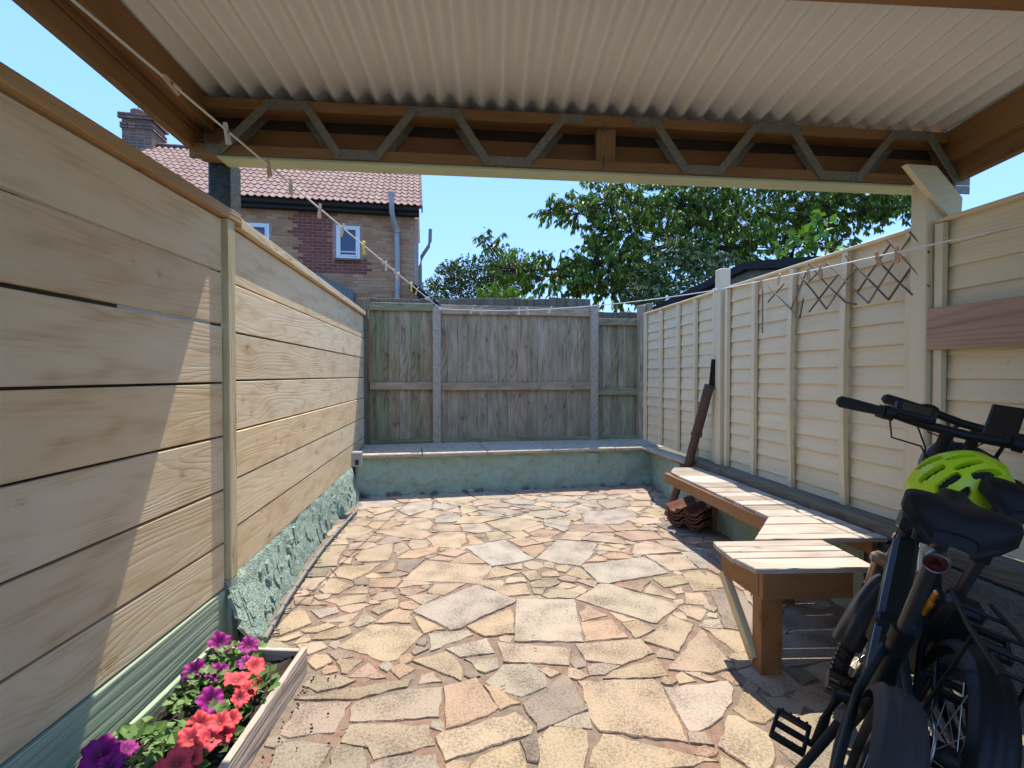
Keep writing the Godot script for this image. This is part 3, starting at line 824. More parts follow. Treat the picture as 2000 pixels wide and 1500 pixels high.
func paving() -> void:
	var root := thing("paving", "", "", Vector3.ZERO, "", "structure")
	var nz := FastNoiseLite.new()
	nz.seed = 3; nz.frequency = 1.2; nz.fractal_octaves = 4
	var g := Geo.new()
	var rows := []
	var cols := []
	for r in 241:
		var z := 5.0 - 11.4 * r / 240.0
		var row := []
		var cr := []
		for k in 101:
			var x := -1.55 + 3.75 * k / 100.0
			row.append(Vector3(x, -0.0035 + 0.0035 * nz.get_noise_2d(x * 9, z * 9) + 0.004 * nz.get_noise_2d(x * 30, z * 30), z))
			var q := nz.get_noise_2d(x * 2.0 + 9, z * 2.0)
			var c := Color(0.29, 0.225, 0.175).lerp(Color(0.36, 0.21, 0.15), clampf((q + 0.05) * 3.0, 0, 1) * 0.7)
			cr.append(c)
		rows.append(row); cols.append(cr)
	g.sheet(rows, Vector2(0.5, 0.5), Color.WHITE, false, cols)
	part("mortar", g.mesh(), mats.mortar, root)
	var tones := {"y": Color(0.44, 0.345, 0.245), "g": Color(0.415, 0.355, 0.285), "p": Color(0.43, 0.305, 0.22), "d": Color(0.29, 0.235, 0.185), "o": Color(0.43, 0.305, 0.20), "s": Color(0.37, 0.305, 0.24)}
	var list := []
	for s in STONES:
		var w: PackedStringArray = s.split(" ")
		var pts := []
		var mid := Vector2.ZERO
		for k in range(1, w.size()):
			var xy := w[k].split(",")
			pts.append(Vector2(float(xy[0]), float(xy[1])) / 1000.0)
			mid += pts[-1]
		mid /= pts.size()
		var ar := 0.0
		for k in pts.size(): ar += pts[k].cross(pts[(k + 1) % pts.size()])
		list.append([absf(ar) / (mid.length_squared() * mid.length()), pts, mid, w[0]])
	list.sort_custom(func(a, b): return a[0] > b[0])
	var small := Geo.new()
	for k in list.size():
		var base: Color = tones[list[k][3]]
		var v := rnd(0.80, 1.05)
		var c := Color(base.r * v * rnd(0.96, 1.04), base.g * v, base.b * v * rnd(0.92, 1.06))
		if k < 298:
			var g2 := Geo.new()
			stone(g2, list[k][1], list[k][2], c, list[k][2])
			part("paving_stone", g2.mesh(), mats.stone, root, xf(Vector3(list[k][2].x, 0, list[k][2].y)))
		else:
			stone(small, list[k][1], list[k][2], c, Vector2.ZERO)
	var o := part("stone_chips", small.mesh(), mats.stone, root)
	o.set_meta("kind", "stuff")
func stone(g: Geo, pts: Array, mid: Vector2, col: Color, org: Vector2) -> void:
	var ring := []
	for k in pts.size():
		var a: Vector2 = pts[k]
		var b: Vector2 = pts[(k + 1) % pts.size()]
		var l := a.distance_to(b)
		var seg := clampi(int(l / 0.035), 1, 8)
		var nn := (b - a).orthogonal().normalized()
		for s in seg:
			var p := a.lerp(b, float(s) / seg)
			if s > 0: p += nn * (rnd(-0.006, 0.004) - (0.008 if rng.randf() < 0.08 else 0.0))
			p -= (mid - a).normalized() * 0.006
			ring.append(p)
	var top := rnd(0.0005, 0.0045)
	var tx := rnd(-0.008, 0.008)
	var tz := rnd(-0.008, 0.008)
	var uo := ruv()
	var lift := func(p: Vector2) -> float: return top + (p.x - mid.x) * tx + (p.y - mid.y) * tz
	var cen := Vector3(mid.x - org.x, top, mid.y - org.y)
	var lo := Vector3(cen.x, -0.3, cen.z)
	for k in ring.size():
		var q := [ring[k], ring[(k + 1) % ring.size()]]
		var a3 := []
		for p in q:
			var ins: Vector2 = p + (mid - p).normalized() * rnd(0.0022, 0.004)
			a3.append([Vector3(ins.x - org.x, lift.call(ins), ins.y - org.y), Vector3(p.x - org.x, lift.call(p) - 0.004, p.y - org.y), Vector3(p.x - org.x, -0.03, p.y - org.y)])
		var uv := func(p: Vector3) -> Vector2: return Vector2(p.x + org.x, p.z + org.y) / 1.6
		g.poly([cen, a3[0][0], a3[1][0]], [uv.call(cen), uv.call(a3[0][0]), uv.call(a3[1][0])], lo, col)
		g.poly([a3[0][0], a3[0][1], a3[1][1], a3[1][0]], [uv.call(a3[0][0]), uv.call(a3[0][1]), uv.call(a3[1][1]), uv.call(a3[1][0])], lo, col)
		g.poly([a3[0][1], a3[0][2], a3[1][2], a3[1][1]], [Vector2(0, 0) + uo, Vector2(0, 0.03) + uo, Vector2(0.05, 0.03) + uo, Vector2(0.05, 0) + uo], Vector3(cen.x, -0.015, cen.z), col)

func left_fence() -> void:
	var f := thing("plank_fence", "pale new timber fence of wide horizontal planks with turquoise lowest plank", "fence")
	var ms := [mats.fence, mats.fence_b, mats.fence, mats.fence_c]
	var ys := [0.27, 0.47, 0.704, 0.938, 1.172, 1.425, 1.652, 1.886]
	for k in 7:
		var gap := 0.009 if k != 4 else 0.014
		var ya: float = (ys[k] + ys[k + 1] - gap) * 0.5
		var x := -1.181 + rnd(-0.0004, 0.0004)
		board("plank", Vector3(x, ya, 1.05), Vector3(x, ya, -2.28), ys[k + 1] - ys[k] - gap, 0.022, ms[k % 4], f)
	board("turquoise_plank", Vector3(-1.178, 0.14, 1.05), Vector3(-1.178, 0.14, -2.28), 0.245, 0.03, mats.turq_wood, f)
	board("added_backing", Vector3(-1.215, 0.70, 1.05), Vector3(-1.215, 0.70, -2.3), 1.37, 0.015, mats.grey_dark, f)  # unseen dark board, added so the gaps between planks look dark
	board("added_backing", Vector3(-1.206, 1.42, 1.05), Vector3(-1.206, 1.42, -1.70), 0.06, 0.01, mats.grey_dark, f)  # added strip that keeps the wider upper gap dark
	var y2 := [0.295, 0.51, 0.73, 0.95, 1.18, 1.40, 1.62, 1.87]
	var n := lnorm()
	var d := (FB - FA).normalized()
	for k in 7:
		var h: float = y2[k + 1] - y2[k] - 0.008
		var off := n * (-0.011 + rnd(-0.0025, 0.0025))
		var a: Vector3 = FA + off + Vector3.UP * (y2[k] + h * 0.5) + d * 0.01
		var b: Vector3 = FB + off + Vector3.UP * (y2[k] + h * 0.5)
		board("plank", a, b, h, 0.022, ms[(k + 1) % 4], f)
	board("added_backing", FA - n * 0.045 + Vector3.UP * 1.08, FB - n * 0.045 + Vector3.UP * 1.08, 1.55, 0.012, mats.grey_dark, f)  # added behind the second bay to darken its plank gaps
	board("post", Vector3(-1.165, 0.30, -2.32), Vector3(-1.165, 1.885, -2.32), 0.062, 0.036, mats.post_pale, f, Vector3.FORWARD)
	board("post_foot", Vector3(-1.165, 0.0, -2.32), Vector3(-1.165, 0.298, -2.32), 0.062, 0.036, mats.turq_wood, f, Vector3.FORWARD)
	for z in [0.0, -1.1]:
		board("rear_post", Vector3(-1.27, 0.0, z), Vector3(-1.27, 1.88, z), 0.07, 0.07, mats.grey_dark, f, Vector3.FORWARD)
	board("cap_rail", Vector3(-1.2, 1.910, 1.05), Vector3(-1.2, 1.910, -2.40), 0.046, 0.115, mats.cap_brown, f)
	board("cap_rail", FA + Vector3(0, 1.896, 0) - n * 0.03 + d * 0.03, FB + Vector3(0, 1.896, 0) - n * 0.03, 0.046, 0.115, mats.cap_pale, f)
	board("end_post", FB + n * 0.02 + d * 0.0, FB + n * 0.02 + Vector3.UP * 1.85, 0.05, 0.05, mats.stained, f, Vector3.FORWARD)
	# nail heads along the post
	for k in 7:
		for s in [-0.055, 0.055]:
			for z in [-2.262, -2.40]:
				var g := Geo.new()
				g.lathe(Transform3D(Basis(Vector3.FORWARD, -PI / 2), Vector3.ZERO), [Vector2(0.0, 0.0025), Vector2(0.0032, 0.0018), Vector2(0.0036, 0.0)], 8)
				var yy: float = (ys[k] + ys[k + 1]) * 0.5 + s
				var xx := -1.17 if z > -2.3 else -1.172
				part("nail", g.mesh(), mats.black_matt, f, xf(Vector3(xx, yy, z)))

# a lumpy wall face: foot and head lines, pushed in and out by noise
func lumpy(foot: Array, head: Array, nrow: int, ncol: int, amp: float, seed_: int, us: float) -> Geo:
	var nz := FastNoiseLite.new()
	nz.seed = seed_; nz.frequency = 1.6; nz.fractal_octaves = 5
	var g := Geo.new()
	var rows := []
	for r in nrow + 1:
		var t := float(r) / nrow * (foot.size() - 1)
		var i0 := mini(int(t), foot.size() - 2)
		var a: Vector3 = foot[i0].lerp(foot[i0 + 1], t - i0)
		var b: Vector3 = head[i0].lerp(head[i0 + 1], t - i0)
		var dir: Vector3 = (foot[i0 + 1] - foot[i0]).normalized()
		var nn := dir.cross(Vector3.UP).normalized()
		var row := []
		for k in ncol + 1:
			var p := a.lerp(b, float(k) / ncol)
			var edge := 1.0 if k < ncol else 0.0
			row.append(p + nn * (amp * nz.get_noise_3d(p.x * 2.2, p.y * 2.2, p.z * 2.2) + amp * 0.45 * absf(nz.get_noise_3d(p.x * 9, p.y * 9, p.z * 9))) * edge)
		rows.append(row)
	g.sheet(rows, Vector2(us, us))
	return g

func left_wall() -> void:
	var w := thing("rubble_wall", "low turquoise painted rubble wall with flaking plaster beneath the plank fence", "wall")
	var foot := [at_y(500, 1275, -0.02), at_y(515, 1245, -0.02), at_y(600, 1100, -0.02), at_y(660, 1022, -0.02), at_y(700, 985, -0.02), Vector3(-1.33, -0.02, -5.35)]
	var head := []
	var n := lnorm()
	for p in foot:
		var t: float = (-p.z - 2.375) / 3.575
		head.append(FA.lerp(FB, t) + Vector3.UP * 0.300 - n * 0.004)
	var g := lumpy(foot, head, 130, 16, 0.020, 8, 1.0)
	part("rubble_face", g.mesh(), mats.rubble, w)
	# body behind the face
	board("core", FA - n * 0.07 + Vector3.UP * 0.14, FB - n * 0.07 + Vector3.UP * 0.14, 0.28, 0.12, mats.concrete_dark, w)
	# slabs of stone bedded in the face, all under the same paint
	for k in 64:
		var t := (k + rnd(0.1, 0.9)) / 64.0
		var i0 := mini(int(t * 4), 3)
		var a: Vector3 = foot[i0].lerp(foot[i0 + 1], t * 4 - i0)
		var b: Vector3 = head[i0].lerp(head[i0 + 1], t * 4 - i0)
		var hh := rnd(0.07, 0.17)
		var p := a.lerp(b, rnd(0.25, 0.75))
		var dd: Vector3 = (foot[i0 + 1] - foot[i0]).normalized()
		var up := (b - a).normalized()
		var gs := Geo.new()
		var ring2 := []
		var nv := rng.randi_range(5, 7)
		for m in nv:
			var an := TAU * (m + rnd(-0.3, 0.3)) / nv
			ring2.append(dd * cos(an) * rnd(0.03, 0.062) + up * sin(an) * hh * 0.5)
		gs.prism(ring2, n * rnd(0.012, 0.021), Vector2(0.9, 0.9), ruv())
		var ob := part("rubble_stone", gs.mesh(), mats.rubble, w, xf(p - n * 0.012))
		ob.rotate(dd, rnd(-0.12, 0.12))
	# chunks where the render has come away
	for k in 26:
		var t := rng.randf()
		var i0 := mini(int(t * 3), 2)
		var a: Vector3 = foot[i0 + 1].lerp(foot[i0 + 2], t * 3 - i0)
		var b: Vector3 = head[i0 + 1].lerp(head[i0 + 2], t * 3 - i0)
		var p := a.lerp(b, rnd(0.1, 0.95))
		var gg := Geo.new()
		var s := rnd(0.015, 0.045)
		gg.box(Transform3D(Basis.from_euler(Vector3(rnd(-0.6, 0.6), rnd(-0.3, 0.3), rnd(-0.6, 0.6))), Vector3.ZERO), Vector3(0.02, s, s * rnd(0.6, 1.6)), 0.006, 1, ruv(), Vector2(0.7, 0.7))
		part("loose_render", gg.mesh(), mats.rubble, w, xf(p + n * 0.006))

func back_wall() -> void:
	var w := thing("garden_wall", "low lumpy turquoise rendered wall topped with grey slabs below the back fence", "wall")
	var a := Vector3(-1.34, -0.02, -5.09)
	var b := Vector3(1.95, -0.02, -5.61)
	var h := Vector3.UP * 0.40
	var mid := a.lerp(b, 0.5)
	var g := lumpy([a, mid, b], [a + h - bfn() * 0.02, mid + h - bfn() * 0.02, b + h - bfn() * 0.02], 150, 22, 0.032, 21, 1.3)
	part("render_face", g.mesh(), mats.plaster, w)
	board("core", a - bfn() * 0.45 + Vector3.UP * 0.19, b - bfn() * 0.45 + Vector3.UP * 0.19, 0.36, 0.75, mats.concrete_dark, w)
	var cuts := [0.0, 0.19, 0.39, 0.6, 0.81, 1.0]
	for k in 5:
		var p := a.lerp(b, cuts[k] + 0.0012) - bfn() * 0.37
		var q := a.lerp(b, cuts[k + 1] - 0.0012) - bfn() * 0.37
		var o := board("coping_slab", Vector3(p.x, 0.398 + rnd(-0.002, 0.002), p.z), Vector3(q.x, 0.398, q.z), 0.034, 0.80, mats.coping, w, Vector3.UP, 0.006, Vector2(0.8, 0.8))
		o.rotate_object_local(Vector3.RIGHT, rnd(-0.004, 0.004))
	# fallen render along the foot
	for k in 30:
		var t := rng.randf()
		var gg := Geo.new()
		var s := rnd(0.012, 0.05)
		gg.box(Transform3D(Basis.from_euler(Vector3(rnd(-0.5, 0.5), rnd(-1, 1), rnd(-0.5, 0.5))), Vector3.ZERO), Vector3(s * 1.6, s * 0.7, s), 0.006, 0, ruv(), Vector2(0.6, 0.6))
		part("fallen_render", gg.mesh(), mats.plaster if k % 3 == 0 else mats.concrete_dark, w, xf(a.lerp(b, t) + bfn() * 0.012 + Vector3.UP * (0.02 + s * 0.3)))

func right_wall() -> void:
	var w := thing("side_wall", "low turquoise rendered wall under the cream fence behind the bench", "wall")
	var f0 := rf(5.9, -0.02, -0.06)
	var f1 := rf(4.35, -0.02, 0.13)
	var f2 := rf(2.45, -0.02, 0.165)
	var up := Vector3.UP * 0.415
	var g := lumpy([f0, f1, f2], [f0 + up * 0.9, f1 + up, f2 + up], 80, 12, 0.03, 33, 1.3)
	part("render_face", g.mesh(), mats.plaster, w)
	board("core", rf(5.75, 0.2, -0.16), rf(0.2, 0.2, -0.16), 0.41, 0.16, mats.concrete_dark, w)
	board("shade_footing", rf(2.45, 0.2, 0.12), rf(0.2, 0.2, 0.12), 0.41, 0.07, mats.concrete_dark, w)  # dark tone put in for the deep shade behind the bicycles
	var s := thing("timber_sleeper", "dark weathered timber sleeper lying along the foot of the cream fence", "timber")
	board("sleeper_body", rf(4.42, 0.452, 0.085), rf(0.4, 0.452, 0.085), 0.075, 0.13, mats.grey_dark, s, Vector3.UP, 0.008, Vector2(1.6, 0.8))
	board("end_stone", rf(5.6, 0.40, 0.03), rf(4.45, 0.425, 0.06), 0.03, 0.15, mats.coping, w, Vector3.UP, 0.008, Vector2(0.6, 0.6))

func back_fence() -> void:
	var f := thing("closeboard_fence", "weathered grey board fence with rails and posts above the turquoise back wall", "fence")
	var ms := [mats.grey_a, mats.grey_b, mats.grey_c, mats.grey_a, mats.grey_b]
	var d := Vector3(3.32, 0, -0.38).normalized()
	var bays := [[[722, 735, 760, 781, 803, 821.5, 846], 581.0, 584.0], [[858, 875, 895, 913, 933.5, 954, 973, 993, 1012, 1031.5, 1051, 1072.5, 1089, 1108.5, 1128.5, 1153], 580.0, 584.0], [[1165, 1178, 1194, 1210, 1224, 1247], 608.0, 610.0]]
	for bi in 3:
		var e: Array = bays[bi][0]
		for k in e.size() - 1:
			var p := bfp(e[k], 733)
			var q := bfp(e[k + 1], 733)
			var top: float = bfp(e[k], rnd(bays[bi][1], bays[bi][2])).y
			var wd := p.distance_to(q) + 0.012
			var m: Material = ms[rng.randi() % 5]
			if bi == 0 and k == 0 or (bi == 2 and rng.randf() < 0.6) or (bi == 0 and rng.randf() < 0.2): m = mats.grey_green
			var bs := Basis(Vector3.UP, d, Vector3.UP.cross(d)).rotated(Vector3.UP, 0.07)
			var c := (p + q) * 0.5
			var rail := bfp(900, 603).y if bi < 2 else bfp(1200, 628).y
			var g := Geo.new()
			g.box(Transform3D(bs, Vector3.ZERO), Vector3(rail - 0.40, wd - rnd(0.001, 0.004), 0.014), 0.003, 0, ruv(), Vector2(1.6, 0.8))
			part("board", g.mesh(), m, f, xf(Vector3(c.x, (rail + 0.40) * 0.5, c.z) - bfn() * 0.012))
			var g2 := Geo.new()
			g2.box(Transform3D(bs, Vector3.ZERO), Vector3(top - rail - 0.001, wd - 0.004, 0.014), 0.004, 0, ruv(), Vector2(1.6, 0.8))
			part("board_end", g2.mesh(), mats.grey_dark, f, xf(Vector3(c.x, (rail + top) * 0.5, c.z) - bfn() * 0.012))
	# rails: [px from, px to, py middle, height in px]
	for r in [[720, 846, 598, 15, 0], [860, 1153, 604, 18, 1], [1166, 1248, 628, 14, 0], [722, 846, 754, 15, 1], [860, 1153, 755, 15, 1], [1166, 1248, 765, 14, 0]]:
		var a := bfp(r[0], r[2], 0.018)
		var b := bfp(r[1], r[2], 0.018)
		b.y = a.y
		board("rail", a, b, r[3] * 0.0060, 0.036, mats.grey_green if r[4] == 0 else mats.grey_c, f, Vector3.UP, 0.005, Vector2(1.6, 0.8))
	var lo := bfp(722, 857, 0.02)
	var hi := bfp(1248, 852, 0.02)
	board("gravel_board", Vector3(lo.x, 0.437, lo.z), Vector3(hi.x, 0.437, hi.z), 0.045, 0.03, mats.grey_green, f, Vector3.UP, 0.004, Vector2(1.6, 0.8))
	for px in [853.0, 1160.0]:
		var p := bfp(px, 733, 0.035)
		board("post", Vector3(p.x, 0.41, p.z), Vector3(p.x, bfp(px, 601).y, p.z), 0.094, 0.08, mats.post_concrete, f, d, 0.006, Vector2(0.6, 0.6))
		var g3 := Geo.new()
		var tp := bfp(px, 601).y
		var pr := []
		for s in [[-0.047, 0.0], [0.047, 0.0], [0.0, 0.03]]: pr.append(d * s[0] + Vector3.UP * s[1])
		g3.prism(pr, bfn() * -0.08)
		part("post_cap", g3.mesh(), mats.concrete, f, xf(Vector3(p.x, tp + 0.001, p.z) + bfn() * 0.04))
	for e in [[1252.0, 598.0, 0.085, mats.grey_a], [1265.5, 595.0, 0.075, mats.grey_b]]:
		var p := bfp(e[0], 733, 0.06)
		board("end_post", Vector3(p.x, 0.41, p.z), Vector3(p.x, bfp(e[0], e[1]).y, p.z), e[2], 0.09, e[3], f, d, 0.005, Vector2(1.6, 0.8))
	var p2 := bfp(709, 733, 0.05)
	board("end_post", Vector3(p2.x, 0.41, p2.z), Vector3(p2.x, bfp(709, 585).y, p2.z), 0.10, 0.09, mats.grey_dark, f, d, 0.005, Vector2(1.6, 0.8))

func waney(a: Vector3, b: Vector3, h: float, tin: float, tout: float, th: float, wavy: float) -> Geo:
	var g := Geo.new()
	var n := rfn()
	var segs := 8
	var uo := ruv()
	var fr := []
	var w := 0.0
	for k in segs + 1:
		w = w * 0.5 + rnd(-1, 1) * wavy
		var t := a.lerp(b, float(k) / segs) + n * tin
		var bt := t - Vector3.UP * (h + w) + n * (tout - tin)
		fr.append([t, bt, bt + n * -th, t + n * -th])
	var l := a.distance_to(b)
	for k in segs:
		var u0 := float(k) / segs * l / 1.6 + uo.x
		var u1 := float(k + 1) / segs * l / 1.6 + uo.x
		var mid: Vector3 = (fr[k][0] + fr[k + 1][2]) * 0.5
		for s in 3:
			var v0 := s * h / 0.4 + uo.y
			var v1 := v0 + (h if s != 1 else th) / 0.4
			g.poly([fr[k][s], fr[k + 1][s], fr[k + 1][s + 1], fr[k][s + 1]], [Vector2(u0, v0), Vector2(u1, v0), Vector2(u1, v1), Vector2(u0, v1)], mid)
	for e in [0, segs]:
		g.poly([fr[e][0], fr[e][1], fr[e][2], fr[e][3]], [uo, uo, uo, uo], (a + b) * 0.5)
	return g

func right_fence() -> void:
	var f := thing("lap_fence", "cream painted overlapping board fence panels with vertical battens beside the bench", "fence")
	var ms := [mats.cream, mats.cream_b, mats.cream_c]
	var panels := [[5.68, 4.11, [5.63, 5.21, 4.81, 4.47, 4.135]], [3.97, 2.32, [3.945, 3.59, 3.18, 2.74, 2.345]], [2.235, -0.9, [2.20, 1.55, 0.9, 0.25, -0.4]]]
	for pi in 3:
		var pn: Array = panels[pi]
		var y := 1.878
		var row := 0
		while y > 0.50:
			var h := 0.100 + rnd(-0.012, 0.012)
			if pi == 2: h *= 0.98
			var to := 0.0125 + rnd(-0.003, 0.003)
			var ti := 0.0
			var last := y - h <= 0.50
			var g := waney(rf(pn[0], y), rf(pn[1], y), minf(h + 0.008, y - 0.47), ti, to, 0.011, 0.0022 if not last else 0.006)
			part("lap_board", g.mesh(), ms[rng.randi() % 3], f)
			y -= h
			row += 1
		for z in pn[2]:
			var bow := 0.018 if pi == 1 and z < 3.5 and z > 2.5 else 0.0
			var g2 := Geo.new()
			var path := []
			for k in 9:
				var t := k / 8.0
				path.append(rf(z, lerpf(0.482, 1.872, t), 0.031 + bow * sin(t * PI)))
			var mid := rf(z, 1.1, 0.018)
			for k in 8:
				var dd := Vector3(-0.082, 0, -1).normalized() * 0.019
				var nn := rfn() * 0.013
				for q in [[dd + nn, -dd + nn], [dd + nn, dd - nn], [-dd + nn, -dd - nn]]:
					var p0: Vector3 = path[k]
					var p1: Vector3 = path[k + 1]
					g2.poly([p0 + q[0], p0 + q[1], p1 + q[1], p1 + q[0]], [Vector2(k * 0.11, 0.3), Vector2(k * 0.11, 0.39), Vector2(k * 0.11 + 0.11, 0.39), Vector2(k * 0.11 + 0.11, 0.3)], p0.lerp(p1, 0.5))
			part("batten", g2.mesh(), mats.cream_b, f)
		board("top_rail", rf(pn[0], 1.886, 0.012), rf(pn[1], 1.886, 0.012), 0.018, 0.05, mats.cream_c, f, Vector3.UP, 0.003, Vector2(1.6, 0.4))
	board("post", rf(4.04, 0.40, 0.02), rf(4.04, 2.045, 0.02), 0.095, 0.085, mats.cream_b, f, Vector3.FORWARD, 0.005, Vector2(1.6, 0.4))
	# unseen dark board added behind, so that no light shows between the laps
	board("added_backing", rf(5.68, 1.18, -0.03), rf(-0.9, 1.18, -0.03), 1.40, 0.012, mats.grey_dark, f)
	var s := thing("plank_offcut", "reddish knotty plank fixed across the cream fence beside the canopy post", "plank")
	board("plank_body", rf(2.24, 1.405, 0.052), rf(0.5, 1.405, 0.052), 0.185, 0.024, mats.redwood, s, Vector3.UP, 0.003, Vector2(1.2, 0.45))

func canopy() -> void:
	var c := thing("canopy", "lean to canopy of cream corrugated sheets on brown timber with a metal web beam", "canopy")
	# roof sheets
	for sh in [[-1.36, -0.03, 0.0], [-0.045, 1.115, 0.003], [1.10, 2.26, 0.006]]:
		var g := Geo.new()
		var rows := []
		var nst := int((sh[1] - sh[0]) / 0.092 * 12)
		for z in [0.5, 0.0, -0.6, -1.2, -1.8, -2.43]:
			var row := []
			for k in nst + 1:
				var x: float = sh[0] + (sh[1] - sh[0]) * k / nst
				row.append(Vector3(x, roof_y(x, z) + 0.021 * cos(TAU * x / 0.092) - sh[2], z))
			rows.append(row)
		rows.reverse()
		g.sheet(rows, Vector2(1, 1))
		part("roof_sheet", g.mesh(), mats.tin, c)
	# web beam across the open end
	var l := Vector3(-1.30, 2.166, -2.30)
	var r := Vector3(2.17, 2.098, -2.36)
	var d := (r - l).normalized()
	var n := Vector3.UP.cross(d).normalized() * -1.0
	if n.z < 0: n = -n
	var up := n.cross(d).normalized()
	if up.y < 0: up = -up
	var beam := Node3D.new()
	beam.name = "web_beam"
	c.add_child(beam, true)
	board("bottom_chord", l + up * 0.0245 - n * 0.05, r + up * 0.0245 - n * 0.05, 0.047, 0.097, mats.stained, beam, up)
	board("top_chord", l + up * 0.229 - n * 0.05, r + up * 0.229 - n * 0.05, 0.047, 0.097, mats.stained, beam, up)
	board("soffit_board", l + d * 0.1 - up * 0.007 - n * 0.052, r - up * 0.007 - n * 0.052, 0.012, 0.102, mats.pale_green, beam, up, 0.003, Vector2(1.6, 0.4))
	board("fascia_board", l - d * 0.08 + up * 0.11 - n * 0.125, r + d * 0.08 + up * 0.11 - n * 0.125, 0.16, 0.02, mats.stained_dark, beam, up)
	board("added_dark_board", l - d * 0.10 + up * 0.248 - n * 0.107, r + d * 0.12 + up * 0.248 - n * 0.107, 0.165, 0.008, mats.gap_shade_black, beam, up)  # added board, its black stands in for the shaded gap under the roof
	var nodes := [[402, 436, 0], [520, 600, 1], [655, 742, 0], [803, 892, 1], [946, 1035, 0], [1096, 1140, 1], null, [1238, 1282, 1], [1335, 1412, 0], [1470, 1550, 1], [1602, 1683, 0], [1740, 1816, 1], [1866, 1896, 0]]
	var place := func(px: float, lev: int, off: float) -> Vector3:
		var p := at_plane(px, 300, l + n * off, n)
		var s := (p - l).dot(d)
		return l + d * s + up * (0.0245 if lev == 0 else 0.229) + n * off
	for side in [0.003, -0.1025]:
		for k in nodes.size():
			if nodes[k] == null: continue
			var a: Vector3 = place.call(nodes[k][0], nodes[k][2], side)
			var b: Vector3 = place.call(nodes[k][1], nodes[k][2], side)
			board("nail_plate", a, b, 0.041, 0.004, mats.galv, beam, up, 0.001, Vector2(0.3, 0.3))
			if k + 1 < nodes.size() and nodes[k + 1] != null:
				var e: Vector3 = place.call(nodes[k + 1][0], nodes[k + 1][2], side)
				var sg := 1.0 if nodes[k][2] == 0 else -1.0
				var fn := n * (0.004 if side > 0 else -0.004)
				board("web_strut", b - d * 0.016 - up * 0.010 * sg + fn, e + d * 0.016 + up * 0.010 * sg + fn, 0.036, 0.009, mats.galv, beam, up, 0.003, Vector2(0.3, 0.3))
	var bl: Vector3 = place.call(1181, 0, -0.045)
	board("web_block", bl + up * 0.024, bl + up * 0.18, 0.047, 0.09, mats.stained, beam, n)
	for lev in [0, 1]:
		var q: Vector3 = place.call(1181, lev, 0.006)
		board("nail_plate", q - up * 0.02, q + up * 0.045 * (1 if lev == 0 else -1), 0.05, 0.004, mats.galv, beam, n, 0.001, Vector2(0.3, 0.3))
	# rafters along both sides, rising towards the house
	var lay := func(called: String, x: float, y0: float, h: float, w: float, m: Material, z0: float) -> void:
		board(called, Vector3(x, y0, z0), Vector3(x, y0 + 0.057 * (0.5 - z0), 0.5), h, w, m, c)
	lay.call("rafter", -1.276, 2.365, 0.135, 0.046, mats.stained, -2.40)
	lay.call("side_beam", -1.316, 2.226, 0.078, 0.030, mats.stained, -2.40)
	lay.call("packing_batten", -1.318, 2.30, 0.055, 0.034, mats.stained_dark, -2.40)
	lay.call("rafter", 2.185, 2.279, 0.145, 0.046, mats.stained, -2.46)
	lay.call("side_beam", 2.226, 2.170, 0.105, 0.035, mats.stained, -2.46)
	board("purlin", Vector3(-1.25, 2.434, -1.56), Vector3(2.16, 2.404, -1.60), 0.05, 0.05, mats.stained, c)
	board("purlin", Vector3(-1.25, 2.46, -0.3), Vector3(2.16, 2.43, -0.3), 0.07, 0.05, mats.stained, c)
	board("end_beam", Vector3(-1.36, 2.50, 0.44), Vector3(2.26, 2.44, 0.44), 0.14, 0.05, mats.stained, c)
	for x in [-1.33, 2.22]: board("post", Vector3(x, 0.0, 0.35), Vector3(x, 2.45, 0.35), 0.09, 0.09, mats.post_dark, c, Vector3.FORWARD, 0.01, Vector2(0.8, 0.8))
	board("post", Vector3(-1.252, 0.0, -2.475), Vector3(-1.252, 2.20, -2.475), 0.120, 0.10, mats.post_dark, c, Vector3.FORWARD, 0.012, Vector2(0.8, 0.8))
	board("post", Vector3(2.185, 0.0, -2.41), Vector3(2.185, 2.095, -2.41), 0.085, 0.085, mats.concrete, c, Vector3.FORWARD, 0.02, Vector2(0.6, 0.6))
	board("post", rf(2.275, 0.40, 0.02), rf(2.275, 2.084, 0.02), 0.092, 0.09, mats.cream_b, c, Vector3.FORWARD, 0.005, Vector2(1.6, 0.4))
	var gb := Geo.new()
	var pb := []
	for p in [[1771, 320], [1829, 324], [1880, 386], [1876, 451]]: pb.append(at_z(p[0], p[1], -2.205))
	gb.prism(pb, Vector3(0, 0, -0.03), Vector2(1.6, 0.4))
	part("corner_brace", gb.mesh(), mats.cream_b, c)

